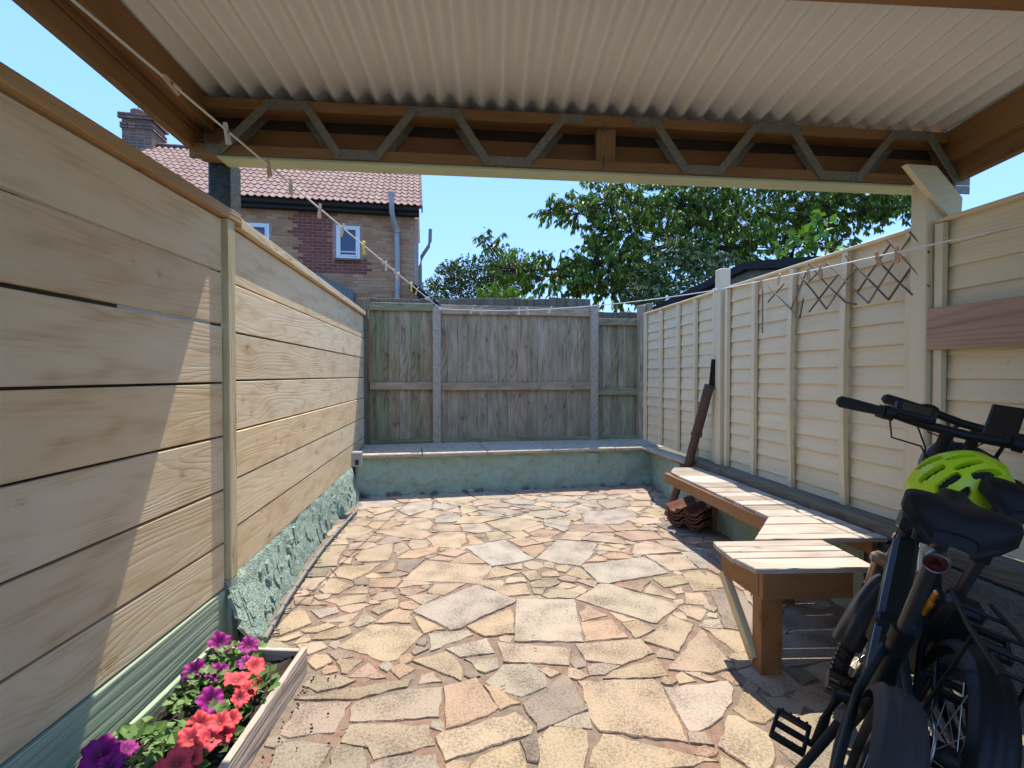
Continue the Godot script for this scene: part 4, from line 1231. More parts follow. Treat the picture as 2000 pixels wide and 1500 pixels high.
# ---------- bench, stacked tiles, leaning pipe ----------
func bench() -> void:
	var b := thing("bench", "weathered slatted corner bench with brown timber frame along the cream fence", "bench")
	var top := 0.443
	var zs := [4.15, 3.97, 3.80, 3.665, 3.53, 3.39, 3.25, 3.14, 3.03, 2.92, 2.81, 2.675, 2.535, 2.377, 2.30]
	var left := func(z: float) -> float:
		if z > 3.95: return lerpf(1.40, 1.50, clampf((z - 3.95) / 0.2, 0, 1))
		if z > 2.675: return lerpf(1.485, 1.40, (z - 2.675) / 1.275)
		return lerpf(1.21, 1.485, clampf((z - 2.30) / 0.375, 0, 1))
	var right := func(z: float) -> float: return 2.2 - 0.082 * z - 0.165
	for k in zs.size() - 1:
		var z0: float = zs[k] - 0.005
		var z1: float = zs[k + 1] + 0.005
		slat(b, left.call(z0), right.call(z0), z0, left.call(z1), right.call(z1), z1, top + rnd(-0.002, 0.002))
	var zn := [2.293, 2.213, 2.144, 2.068, 1.951]
	for k in 4:
		var z0: float = zn[k] - 0.0035
		var z1: float = zn[k + 1] + 0.0035
		var l0 := 1.0 if k > 0 else 1.012
		var l1 := 1.0 if k < 3 else 1.036
		if k == 3: l0 = 1.008
		slat(b, l0, 1.52, z0, l1, 1.52, z1, top + rnd(-0.002, 0.002))
	# frame
	board("front_rail", Vector3(1.395, 0.385, -4.02), Vector3(1.50, 0.385, -2.69), 0.075, 0.035, mats.bench_wood, b)
	board("cross_rail", Vector3(1.50, 0.37, -2.66), Vector3(1.27, 0.37, -2.33), 0.09, 0.03, mats.stained_dark, b)
	board("front_rail", Vector3(1.035, 0.370, -2.23), Vector3(1.075, 0.370, -1.985), 0.105, 0.03, mats.bench_wood, b)
	board("front_apron", Vector3(1.062, 0.370, -1.968), Vector3(1.43, 0.370, -1.968), 0.105, 0.028, mats.bench_wood, b)
	board("back_rail", rf(4.0, 0.385, 0.2), rf(2.35, 0.385, 0.2), 0.07, 0.035, mats.stained_dark, b)
	board("leg", Vector3(1.118, -0.015, -2.02), Vector3(1.118, 0.425, -2.02), 0.088, 0.07, mats.bench_wood, b, Vector3.RIGHT)
	board("leg", Vector3(1.55, -0.015, -2.62), Vector3(1.55, 0.425, -2.62), 0.07, 0.05, mats.stained_dark, b, Vector3.RIGHT)
	board("leg", Vector3(1.74, -0.015, -3.9), Vector3(1.74, 0.425, -3.9), 0.07, 0.05, mats.stained_dark, b, Vector3.RIGHT)
	board("brace", Vector3(1.075, 0.04, -2.035), Vector3(1.035, 0.325, -2.235), 0.03, 0.05, mats.post_pale, b, Vector3.RIGHT)
	var g := Geo.new()
	var f0 := at_y(1304, 1008, -0.015)
	var f1 := Vector3(f0.x + 0.13, 0.425, f0.z + 0.02)
	g.tube([f0, f0.lerp(f1, 0.5) + Vector3(0.006, 0, 0), f1], [0.036, 0.033, 0.034], 12, Color.WHITE, Vector2(1, 0.5))
	part("round_leg", g.mesh(), mats.bark_leg, b)
	# drainpipe leaning on the fence
	var t := thing("drainpipe", "rusty brown length of drainpipe leaning between the bench and the cream fence", "pipe")
	var p0 := at_y(1344, 908, 0.446)
	var p2 := rf(4.09, 1.12, 0.10)
	var p1 := p0.lerp(p2, 0.40)
	var g2 := Geo.new()
	g2.tube([p0, p1], 0.036, 14)
	part("lower_length", g2.mesh(), mats.rust, t)
	var g3 := Geo.new()
	g3.tube([p1.lerp(p0, 0.06), p2], 0.040, 14)
	part("upper_length", g3.mesh(), mats.rust, t)
	var g4 := Geo.new()
	var dd := (p2 - p0).normalized()
	g4.tube([p1 - dd * 0.014, p1 + dd * 0.014], 0.047, 14)
	part("collar", g4.mesh(), mats.rust, t)
	board("strap", p2 + Vector3(0.018, -0.03, 0), p2 + Vector3(0.036, 0.21, 0.01), 0.05, 0.012, mats.black, t, Vector3.RIGHT)
	# tiles under the bench
	var base := at_y(1345, 1038, 0.0)
	for k in 5:
		var o := thing("roof_tile", "wavy red clay roof tile in the stack under the bench", "roof tile", Vector3(base.x - 0.02 + rnd(-0.006, 0.006), 0.035 + k * 0.026, base.z - 0.05 + rnd(-0.008, 0.008)), "roof tiles stacked under the bench")
		var gt := Geo.new()
		wave_tile(gt, 0.30, 0.46, 2.0, 0.022, 0.014)
		part("tile_body", gt.mesh(), mats.tile_dark, o, Transform3D(Basis(Vector3.UP, -PI / 2 + 0.75 + rnd(-0.04, 0.04)), Vector3(0.16, 0, -0.12)))
func slat(b: Node3D, xl0: float, xr0: float, z0: float, xl1: float, xr1: float, z1: float, y: float) -> void:
	var g := Geo.new()
	var e := 0.003
	var hi := [Vector3(xl0 + e, y, -z0 + e), Vector3(xr0, y, -z0 + e), Vector3(xr1, y, -z1 - e), Vector3(xl1 + e, y, -z1 - e)]
	var md := [Vector3(xl0, y - e, -z0), Vector3(xr0, y - e, -z0), Vector3(xr1, y - e, -z1), Vector3(xl1, y - e, -z1)]
	var lo := []
	for p in md: lo.append(p - Vector3.UP * 0.018)
	var mid: Vector3 = (hi[0] + hi[2]) * 0.5 - Vector3.UP * 0.01
	var uo := ruv()
	var uv := func(p: Vector3) -> Vector2: return Vector2(p.x / 1.6, (p.z + p.y) / 0.8) + uo
	for r in [[hi], [lo]]: g.poly(r[0], r[0].map(uv), mid)
	for k in 4:
		var m := (k + 1) % 4
		g.poly([hi[k], hi[m], md[m], md[k]], [hi[k], hi[m], md[m], md[k]].map(uv), mid)
		g.poly([md[k], md[m], lo[m], lo[k]], [md[k], md[m], lo[m], lo[k]].map(uv), mid)
	part("slat", g.mesh(), [mats.bench_top, mats.bench_top_b, mats.bench_top, mats.bench_top_c][rng.randi() % 4], b)
# a tile of parallel rolls, x across, z along, thickness th
func wave_tile(g: Geo, w: float, l: float, rolls: float, amp: float, th: float) -> void:
	var n := int(rolls * 8)
	var up := []
	var dn := []
	for r in 2:
		var a := []
		var b := []
		for k in n + 1:
			var x := -w * 0.5 + w * k / n
			var q := TAU * rolls * k / n
			var y := amp * (cos(q) + 0.25 * cos(2 * q))
			a.append(Vector3(x, y + th, l * (0.5 - r)))
			b.append(Vector3(x, y, l * (0.5 - r)))
		up.append(a); dn.append(b)
	g.sheet(up, Vector2(0.5, 0.5)); dn.reverse(); g.sheet(dn, Vector2(0.5, 0.5))
	for r in 2:
		var a: Array = up[r]
		var b: Array = dn[1 - r]
		for k in n:
			g.poly([a[k], a[k + 1], b[k + 1], b[k]], [Vector2(k * .03, 0), Vector2(k * .03 + .03, 0), Vector2(k * .03 + .03, .03), Vector2(k * .03, .03)], Vector3(a[k].x, a[k].y - th * 0.5, 0))
	for k in [0, n]:
		g.poly([up[0][k], up[1][k], dn[0][k], dn[1][k]], [Vector2.ZERO, Vector2(0.5, 0), Vector2(0.5, 0.03), Vector2(0, 0.03)], Vector3(0, up[0][k].y, 0))

# ---------- washing line, pegs, trellis ----------
var rope_pts := []
func washing_line() -> void:
	var o := thing("washing_line", "white washing line looped from the canopy round the fence posts", "rope")
	var p1 := bfp(860, 603, 0.085)
	var pa := at_z(150, 0, -1.35)
	var p0 := pa + (pa - p1) * (1.63 / absf(pa.z - p1.z))
	var p2 := rf(4.06, 0, 0.072)
	p2.y = at_plane(1420, 567, p2, Vector3(0, 0, 1)).y
	var p3 := at_z(2000, 430, -1.78)
	var p4 := p3 + (p3 - p2).normalized() * 1.3
	var legs := [[p0, p1, 0.012], [p1, p2, 0.075], [p2, p4, 0.015]]
	for l in legs:
		var path := []
		for k in 33:
			var t := k / 32.0
			path.append(l[0].lerp(l[1], t) - Vector3.UP * l[2] * 4.0 * t * (1 - t))
		var g := Geo.new()
		g.tube(path, 0.0042, 6)
		part("cord", g.mesh(), mats.rope, o)
		rope_pts.append(path)
	for q in [p1, p2]:
		var g := Geo.new()
		var ring := []
		for k in 13: ring.append(q + Vector3(0.016 * cos(TAU * k / 12), 0.012 * sin(TAU * k / 12), 0.008 * sin(TAU * k / 6)))
		g.tube(ring, 0.0045, 6)
		part("knot", g.mesh(), mats.rope, o)
	var gt := Geo.new()
	gt.box(Transform3D(), Vector3(0.05, 0.03, 0.014), 0.003)
	var on := on_rope(0, 826, 593)
	part("tensioner", gt.mesh(), mats.clear_grey, o, xf(on[0]))
	# pegs: leg, px, py, kind, roll, tilt
	var pegs := [[0, 320, 170, 0, 1.45, 0.2], [0, 422, 274, 1, 0.5, 0.1], [0, 505, 343, 2, 0.75, 0.3], [0, 548, 383, 1, 0.1, 0.0], [0, 602, 435, 1, 0.05, 0.1], [0, 645, 473, 1, -0.1, 0.2], [0, 686, 507, 3, 0.05, 0.0], [0, 722, 535, 1, 1.5, 0.1], [0, 730, 545, 1, 0.5, 0.2], [0, 748, 556, 1, 1.3, 0.1], [0, 757, 563, 2, -0.5, 0.2], [0, 787, 578, 3, 0.0, 0.0], [0, 800, 585, 2, 0.2, 0.4], [1, 922, 607, 1, -0.6, 0.0], [1, 939, 608, 2, 0.05, 0.0], [1, 1014, 610, 1, 0.0, 0.0], [1, 1030, 609, 1, 0.05, 0.1], [1, 1075, 607, 1, -0.5, 0.0], [1, 1168, 600, 0, 0.1, 0.0], [1, 1196, 597, 1, -0.05, 0.0], [2, 1488, 563, 2, 0.0, 0.1], [2, 1526, 565, 1, -0.5, 0.1], [2, 1582, 556, 0, 0.0, 0.0], [2, 1605, 552, 2, 0.05, 0.1], [2, 1716, 527, 0, 0.15, 0.2], [2, 1753, 515, 0, 0.0, 0.1]]
	for p in pegs:
		var q := on_rope(p[0], p[1], p[2])
		var dir: Vector3 = q[1]
		var bs := along(dir)
		bs = bs.rotated(dir, p[5])
		bs = bs.rotated(bs.z, p[4])
		if p[3] == 3:
			var y := thing("plastic_peg", "yellow plastic clothes peg on the line below the house's small window" if p[1] < 700 else "yellow plastic clothes peg on the line beside the top of the grey back fence", "peg", q[0], "yellow plastic pegs")
			for s in [-1.0, 1.0]:
				var g := Geo.new()
				g.tube([Vector3(0, 0.018, 0) * 1.0 + bs.x * s * 0.004, bs.y * 0.004 + bs.x * s * 0.007, bs.y * -0.025 + bs.x * s * 0.008, bs.y * -0.058 + bs.x * s * 0.021], [0.008, 0.0085, 0.0065, 0.0045], 8, Color.WHITE, Vector2.ONE, 0.7)
				part("prong", g.mesh(), mats.yellow, y)
			var gh := Geo.new()
			gh.lathe(Transform3D(Basis(), bs.y * 0.016), [Vector2(0, 0.014), Vector2(0.009, 0.010), Vector2(0.012, 0.0), Vector2(0.009, -0.008), Vector2(0, -0.01)], 10)
			part("head", gh.mesh(), mats.yellow, y)
		else:
			var lab: String = ["wooden clothes peg on the line in front of the brick house", "wooden clothes peg on the line along the grey back fence", "wooden clothes peg on the line in front of the cream fence"][p[0]]
			var grp: String = ["pegs before the house", "pegs along the back fence", "pegs before the cream fence"][p[0]]
			if p[1] == 320: lab = "long wooden clothes peg lying across the line under the brown rafter"
			elif p[1] == 422: lab = "wooden clothes peg hanging where the line passes the metal web beam"
			var w := thing("clothes_peg", lab, "peg", q[0], grp)
			for s in [-1.0, 1.0]:
				var g := Geo.new()
				g.box(Transform3D(bs.rotated(bs.z, s * 0.08), bs.x * s * 0.0065 - bs.y * 0.012), Vector3(0.0075, 0.076, 0.011), 0.0018, 1, ruv(), Vector2(0.3, 0.3))
				part("half", g.mesh(), mats.peg if p[3] != 1 else mats.peg_pale, w)
			var gs := Geo.new()
			gs.tube([bs.z * -0.008 - bs.y * 0.006, bs.z * 0.008 - bs.y * 0.006], 0.0052, 8)
			part("spring", gs.mesh(), mats.steel, w)
# the rope's point whose image is nearest a pixel, and its direction
func on_rope(leg: int, px: float, py: float) -> Array:
	var r := ray(px, py).normalized()
	var best := 1e9
	var out := []
	var path: Array = rope_pts[leg]
	for k in path.size() - 1:
		for s in 10:
			var p: Vector3 = path[k].lerp(path[k + 1], s / 10.0)
			var e := (p - EYE).normalized().distance_to(r)
			if e < best:
				best = e
				out = [p, (path[k + 1] - path[k]).normalized()]
	return out

func trellis() -> void:
	var o := thing("willow_trellis", "expanding willow stick trellis hung along the top of the cream fence", "trellis")
	var sticks := [[[0, 850], [295, 1150]], [[310, 770], [420, 900], [545, 1065]], [[380, 640], [560, 850], [720, 1000], [820, 1020]], [[540, 630], [690, 770], [830, 910], [935, 1010]], [[720, 565], [1120, 978]], [[1000, 590], [1230, 830], [1350, 935]], [[1110, 420], [1240, 570], [1565, 855]], [[1320, 350], [1555, 540]], [[0, 1000], [150, 830]], [[215, 1065], [300, 860], [385, 650]], [[295, 1150], [330, 965]], [[385, 1090], [520, 910], [660, 735]], [[545, 1065], [680, 860], [820, 680]], [[380, 810], [555, 640]], [[830, 910], [920, 780]], [[935, 1010], [1060, 810], [1180, 620]], [[930, 760], [1140, 460]], [[1120, 980], [1300, 720], [1480, 470]], [[1220, 540], [1340, 370]], [[1350, 935], [1565, 610]], [[1480, 470], [1565, 330]], [[-50, 880], [-52, 1290]]]
	for k in sticks.size():
		var path := []
		var rad := []
		var off := 0.061 if k < 8 else 0.053
		for q in sticks[k]:
			path.append(at_plane(1500 + minf(q[0], 1500.0) * 0.21, 380 + q[1] * 0.21, rf(3.0, 1.5, off), rfn()))
			rad.append(rnd(0.0042, 0.0058))
		var g := Geo.new()
		g.tube(path, rad, 7, Color.WHITE, Vector2(0.3, 0.3))
		part("stick", g.mesh(), mats.willow if k % 3 else mats.willow_pale, o)

# ---------- planter ----------
func planter() -> void:
	var o := thing("planter_box", "low weathered timber planter filled with dark soil beside the plank fence", "planter")
	board("side_board", Vector3(-0.757, 0.05, -2.085), Vector3(-0.757, 0.05, -0.5), 0.105, 0.022, mats.grey_pale, o, Vector3.UP, 0.003, Vector2(1.6, 0.8))
	board("side_board", Vector3(-1.125, 0.055, -2.10), Vector3(-1.125, 0.055, -0.5), 0.115, 0.02, mats.turq_wood, o, Vector3.UP, 0.003, Vector2(1.6, 0.4))
	board("end_board", Vector3(-1.115, 0.05, -2.10), Vector3(-0.769, 0.05, -2.065), 0.105, 0.02, mats.grey_pale, o, Vector3.UP, 0.003, Vector2(1.6, 0.8))
	var nz := FastNoiseLite.new()
	nz.seed = 5; nz.frequency = 9.0; nz.fractal_octaves = 4
	var rows := []
	for r in 121:
		var z := -2.07 + 1.55 * r / 120.0
		var row := []
		for k in 33:
			var x := -1.112 + 0.344 * k / 32.0
			row.append(Vector3(x, 0.062 + 0.022 * nz.get_noise_2d(x, z) + 0.012 * nz.get_noise_2d(x * 5, z * 5) + rnd(0, 0.004), z))
		rows.append(row)
	var g := Geo.new()
	g.sheet(rows, Vector2(0.25, 0.25))
	part("soil", g.mesh(), mats.soil, o).set_meta("kind", "stuff")
	# crumbs of soil on the paving
	var gc := Geo.new()
	for k in 42:
		var p := Vector3(-0.72 + absf(rng.randfn(0, 0.05)) * rnd(0.3, 1.8), 0.01, -2.05 + absf(rng.randfn(0, 0.35)))
		gc.box(Transform3D(Basis.from_euler(Vector3(rnd(0, 3), rnd(0, 3), 0)), p), Vector3(1, 0.7, 0.8) * rnd(0.003, 0.009), 0.001)
	var cr := part("soil_crumbs", gc.mesh(), mats.soil, o)
	cr.set_meta("kind", "stuff")
	# petunias: each plant a thing with its leaves and flowers
	var mag := Color(0.33, 0.004, 0.22)
	var cor := Color(0.86, 0.075, 0.10)
	var plants := [
		[[455, 1290], "magenta petunia with leafy stems at the far end of the planter", mag, [[433, 1254, 24, 0.25], [486, 1258, 20, -0.2], [480, 1291, 17, 0.6]]],
		[[400, 1345], "magenta petunia drooping over the fence side of the planter", mag, [[378, 1308, 22, 1.2], [424, 1313, 22, -0.4], [414, 1366, 27, 0.0]]],
		[[480, 1350], "coral petunia with blooms beside the planter's bare soil", cor, [[500, 1297, 20, 0.3], [462, 1322, 24, 0.2], [490, 1328, 22, 0.5], [482, 1346, 21, -0.3], [470, 1362, 17, 0.2]]],
		[[400, 1440], "large coral petunia cluster in the middle of the planter", cor, [[393, 1412, 24, 0.2], [374, 1440, 26, -0.3], [410, 1437, 25, 0.1], [435, 1428, 22, 0.5], [452, 1402, 18, 0.8], [428, 1408, 20, 0.2]]],
		[[250, 1475], "purple petunia with side facing blooms in the shade of the plank fence", mag, [[192, 1470, 30, 1.3], [248, 1458, 18, 0.9], [218, 1492, 20, 0.6]]],
		[[345, 1490], "coral petunia blooming at the front of the planter", cor, [[345, 1486, 26, 0.0], [372, 1478, 22, 0.4], [322, 1500, 22, 0.3]]]]
	for p in plants:
		var root := at_y(p[0][0], p[0][1] + 22, 0.06)
		root.x = clampf(root.x, -1.06, -0.84)
		var t := thing("petunia", p[1], "flower", root)
		var lf := Geo.new()
		for k in 115:
			var a := rnd(0, TAU)
			var rr := sqrt(rng.randf()) * 0.095
			var h := rnd(0.0, 0.085) * (1.0 - rr * 5.0) + 0.004
			leaf(lf, Vector3(cos(a) * rr, h + 0.004, sin(a) * rr * 1.3), Vector3(cos(a), rnd(-0.1, 0.9), sin(a)).normalized(), rnd(0.025, 0.042), rnd(0.012, 0.019), Color(0.10, 0.19, 0.045) * rnd(0.7, 1.5))
		part("foliage", lf.mesh(), mats.leaf_soft, t)
		var sg := Geo.new()
		for k in 7:
			var a := rnd(0, TAU)
			sg.tube([Vector3.ZERO, Vector3(cos(a) * 0.03, 0.04, sin(a) * 0.03), Vector3(cos(a) * 0.055, 0.065, sin(a) * 0.07)], 0.0022, 5)
		part("stem", sg.mesh(), mats.stem, t)
		for f in p[3]:
			var hh := rnd(0.13, 0.165)
			var c := at_y(f[0], f[1], hh)
			var toc := (EYE - c).normalized()
			var face := (toc * 0.5 + Vector3(0.25 + rnd(-0.45, 0.45), 0.75, rnd(-0.4, 0.4))).normalized()
			if f[3] > 0.9: face = Vector3(0.1, 0.75, 0.5).normalized()
			bloom(t, c - root, face, f[2] / FOCAL * (c - EYE).length() * 0.75, p[2])
func bloom(t: Node3D, c: Vector3, face: Vector3, r: float, col: Color) -> void:
	var g := Geo.new()
	var bs := along(face.cross(Vector3(0.3, 0.1, 1)).normalized(), face)
	var rows := []
	var cols := []
	var ph := rnd(0, TAU)
	for k in 7:
		var q := k / 6.0
		var row := []
		var cr := []
		for s in 41:
			var a := TAU * s / 40
			var lobe := 1.0 + 0.10 * cos(5 * (a + ph)) * q + 0.045 * sin(13 * a + ph * 3.0) * q * q + 0.03 * sin(23 * a + ph) * q * q
			var rad := (0.10 + 0.9 * pow(q, 0.7)) * r * lobe
			var y := (-0.42 * (1 - q) * (1 - q) + 0.10 * q * q * sin(10 * a + ph) + 0.09 * q * q * sin(3 * a + ph * 2.0) - 0.14 * q * q) * r
			row.append(c + bs * Vector3(cos(a) * rad, y, sin(a) * rad))
			cr.append(Color(col.r * (0.25 + 0.75 * minf(1, q * 2.2)), col.g * (0.4 + 0.6 * minf(1.0, q * 2.0)), col.b * (0.3 + 0.7 * minf(1, q * 2.2))) * (0.92 + 0.12 * sin(25 * a)))
		rows.append(row); cols.append(cr)
	g.sheet(rows, Vector2.ONE, Color.WHITE, true, cols)
	var o := part("bloom", g.mesh(), mats.petal, t)
	var gs := Geo.new()
	gs.tube([c + bs * Vector3(0, -0.36 * r, 0), c + bs * Vector3(0, -0.95 * r, 0), c + bs * Vector3(0.1 * r, -1.5 * r, 0)], [0.1 * r, 0.07 * r, 0.03 * r], 7, col * 0.8)
	part("trumpet", gs.mesh(), mats.petal, t)
# one folded leaf: base, direction, length, half width
func leaf(g: Geo, p: Vector3, d: Vector3, l: float, w: float, col: Color, nrm := Vector3.ZERO) -> void:
	var side := d.cross(Vector3.UP if nrm == Vector3.ZERO else nrm)
	if side.length_squared() < 0.01: side = d.cross(Vector3.RIGHT)
	side = side.normalized().rotated(d, rng.randf_range(-0.7, 0.7))
	var up := side.cross(d)
	var a := p + d * l * 0.42 + side * w + up * w * 0.35
	var b := p + d * l * 0.42 - side * w + up * w * 0.35
	var tip := p + d * l
	var n1 := (a - p).cross(tip - p).normalized()
	var n2 := (tip - p).cross(b - p).normalized()
	var k := g.v.size()
	g.v.append_array([p, a, tip, p, tip, b])
	g.n.append_array([n1, n1, n1, n2, n2, n2])
	g.t.append_array([Vector2(0, 0), Vector2(0.4, 1), Vector2(1, 0), Vector2(0, 0), Vector2(1, 0), Vector2(0.4, 1)])
	g.c.append_array([col, col, col, col, col, col])
	g.i.append_array([k, k + 2, k + 1, k + 3, k + 5, k + 4])

# ---------- pipe along the wall foot and its box ----------
func services() -> void:
	var o := thing("conduit_pipe", "grey plastic conduit clipped along the foot of the turquoise rubble wall", "pipe")
	var path := []
	for q in [[517, 1248], [560, 1172], [600, 1112], [632, 1068], [660, 1036], [684, 1010], [697, 996]]: path.append(at_y(q[0], q[1], 0.032))
	path.append(path[-1] + Vector3(-0.02, 0.05, -0.10))
	path.append(path[-1] + Vector3(-0.01, 0.12, -0.02))
	path.append(path[-1] + Vector3(0, 0.2, -0.01))
	var g := Geo.new()
	g.tube(path, 0.011, 8)
	part("pipe_run", g.mesh(), mats.pipe_grey, o)
	for k in 10:
		var t := (k + 0.5) / 10.0 * 5.5
		var p: Vector3 = path[int(t)].lerp(path[int(t) + 1], t - int(t))
		var dd: Vector3 = (path[int(t) + 1] - path[int(t)]).normalized()
		var gc := Geo.new()
		gc.box(Transform3D(along(dd), Vector3.ZERO), Vector3(0.014, 0.028, 0.030), 0.004)
		gc.box(Transform3D(along(dd), Vector3(0.026, -0.012, 0.0)), Vector3(0.012, 0.006, 0.03), 0.002)
		part("clip", gc.mesh(), mats.pipe_grey, o, xf(p))
	var e: Vector3 = path[-1]
	var b := thing("socket_box", "small grey weatherproof socket box on the corner of the back wall", "socket", e)
	var g2 := Geo.new()
	g2.box(Transform3D(Basis(), Vector3(0, 0.055, 0.0)), Vector3(0.085, 0.13, 0.07), 0.008)
	part("box_body", g2.mesh(), mats.socket, b)
	var g3 := Geo.new()
	g3.box(Transform3D(Basis(), Vector3(0.0, 0.055, 0.042)), Vector3(0.078, 0.122, 0.014), 0.005)
	part("lid", g3.mesh(), mats.socket, b)
	var g4 := Geo.new()
	g4.box(Transform3D(Basis(), Vector3(0.012, 0.03, 0.053)), Vector3(0.03, 0.045, 0.012), 0.004)
	part("latch", g4.mesh(), mats.black_matt, b)
	# litter of twigs and dry bits
	var l := thing("twig_litter", "dry twigs and leaf scraps scattered on the paving", "litter", Vector3.ZERO, "", "stuff")
	var gl := Geo.new()
	for k in 70:
		var p := Vector3(rnd(-1.0, 1.5), 0.013, rnd(-4.6, -1.3))
		var a := rnd(0, TAU)
		gl.tube([p, p + Vector3(cos(a), 0.1, sin(a)) * rnd(0.008, 0.03)], rnd(0.001, 0.0022), 5)
	part("scraps", gl.mesh(), mats.willow_pale, l)

# ---------- bicycles ----------
func ring(g: Geo, c: Vector3, big: float, small: float, nb := 48, ns := 10, squash := 1.0) -> void:
	var rows := []
	for k in nb + 1:
		var a := TAU * k / nb
		var row := []
		for s in ns + 1:
			var b := -TAU * s / ns
			var r := big + small * squash * cos(b)
			row.append(c + Vector3(cos(a) * r, sin(a) * r, small * sin(b)))
		rows.append(row)
	g.sheet(rows, Vector2.ONE, Color.WHITE, true)
func wheel(parent: Node3D, called: String, c: Vector3) -> Node3D:
	var w := Node3D.new()
	w.name = called
	parent.add_child(w, true)
	var g := Geo.new()
	ring(g, c, 0.235, 0.027, 56, 12)
	for k in 84:
		var a := TAU * k / 84
		for s in [-1.0, 1.0]:
			var b := Basis(Vector3(0, 0, 1), a + s * 0.018)
			g.box(Transform3D(b.rotated(b.y, s * -0.5), c + b * Vector3(0.257, 0, s * 0.015)), Vector3(0.009, 0.011, 0.012), 0.001)
		if k % 2 == 0:
			var b2 := Basis(Vector3(0, 0, 1), a)
			g.box(Transform3D(b2, c + b2 * Vector3(0.262, 0, 0)), Vector3(0.006, 0.012, 0.012), 0.001)
	part("tyre", g.mesh(), mats.rubber, w)
	var g2 := Geo.new()
	ring(g2, c, 0.203, 0.012, 48, 8)
	part("rim", g2.mesh(), mats.rim, w)
	var g3 := Geo.new()
	g3.tube([c + Vector3(0, 0, -0.05), c + Vector3(0, 0, -0.03), c + Vector3(0, 0, -0.028), c + Vector3(0, 0, 0.028), c + Vector3(0, 0, 0.03), c + Vector3(0, 0, 0.05)], [0.012, 0.014, 0.034, 0.034, 0.014, 0.012], 16)
	part("hub", g3.mesh(), mats.black, w)
	var g4 := Geo.new()
	for k in 20:
		var a := TAU * k / 20
		var s := 0.024 if k % 2 == 0 else -0.024
		g4.tube([c + Vector3(cos(a + 0.35) * 0.032, sin(a + 0.35) * 0.032, s), c + Vector3(cos(a) * 0.198, sin(a) * 0.198, 0)], 0.0014, 4)
	part("spokes", g4.mesh(), mats.steel, w)
	var g5 := Geo.new()
	ring(g5, c + Vector3(0, 0, -0.036), 0.07, 0.004, 30, 6)
	part("brake_disc", g5.mesh(), mats.steel, w)
	return w
func mudguard(parent: Node3D, c: Vector3, a0: float, a1: float, m: Material) -> MeshInstance3D:
	var g := Geo.new()
	for layer in [0.0, -0.0025]:
		var rows := []
		for k in 25:
			var a := lerpf(a0, a1, k / 24.0)
			var row := []
			for s in 11:
				var q := lerpf(-1, 1, s / 10.0)
				if layer < 0: q = -q
				var r: float = 0.287 - 0.024 * q * q * q * q + 0.003 * cos(q * 9.0) + layer
				row.append(c + Vector3(cos(a) * r, sin(a) * r, q * 0.046))
			rows.append(row)
		g.sheet(rows)
	return part("mudguard", g.mesh(), m, parent)
func tubes(parent: Node3D, called: String, path: Array, rad: Variant, m: Material, sides := 14) -> MeshInstance3D:
	var g := Geo.new()
	g.tube(path, rad, sides)
	return part(called, g.mesh(), m, parent)
func saddle(parent: Node3D, c: Vector3, tip: float) -> void:
	var g := Geo.new()
	var rows := []
	var prof := [[0.0, 0.045, -0.02], [0.03, 0.088, 0.010], [0.12, 0.118, 0.030], [0.28, 0.122, 0.034], [0.42, 0.098, 0.026], [0.55, 0.066, 0.020], [0.7, 0.043, 0.019], [0.86, 0.034, 0.022], [0.96, 0.026, 0.016], [1.0, 0.010, 0.0]]
	for p in prof:
		var row := []
		for s in 21:
			var q := lerpf(-1, 1, s / 20.0)
			var aq := absf(q)
			var z: float = sign(q) * p[1] * sin(minf(aq * 1.25, 1.0) * PI / 2)
			var y: float = p[2] - 0.030 * pow(aq, 3.0) * (1.0 if aq < 0.8 else 1.0 + (aq - 0.8) * 2.5) - 0.010 * exp(-q * q * 40) * (1.0 if p[0] > 0.1 and p[0] < 0.8 else 0.0)
			row.append(c + Vector3(-0.12 + 0.26 * p[0], y, z * 0.82).rotated(Vector3(0, 0, 1), tip))
		rows.append(row)
	g.sheet(rows)
	var under := []
	for r in rows:
		var row := []
		for s in 21: row.append(Vector3(r[20 - s].x, r[0].y - 0.002 + 0.016 * sin(PI * s / 20.0), r[20 - s].z))
		under.append(row)
	g.sheet(under)
	var o := part("saddle", g.mesh(), mats.vinyl, parent)
	for s in [-0.022, 0.022]:
		var g2 := Geo.new()
		g2.tube([c + Vector3(-0.09, -0.028, s * 2.2), c + Vector3(-0.04, -0.048, s), c + Vector3(0.05, -0.048, s), c + Vector3(0.115, -0.012, s * 0.4)], 0.0038, 6)
		part("rail", g2.mesh(), mats.steel, o)
	for s in [-0.05, 0.05]:
		var g3 := Geo.new()
		g3.tube([c + Vector3(-0.085, -0.075, s), c + Vector3(-0.085, -0.02, s)], [0.017, 0.019], 12)
		part("bumper", g3.mesh(), mats.black, o)
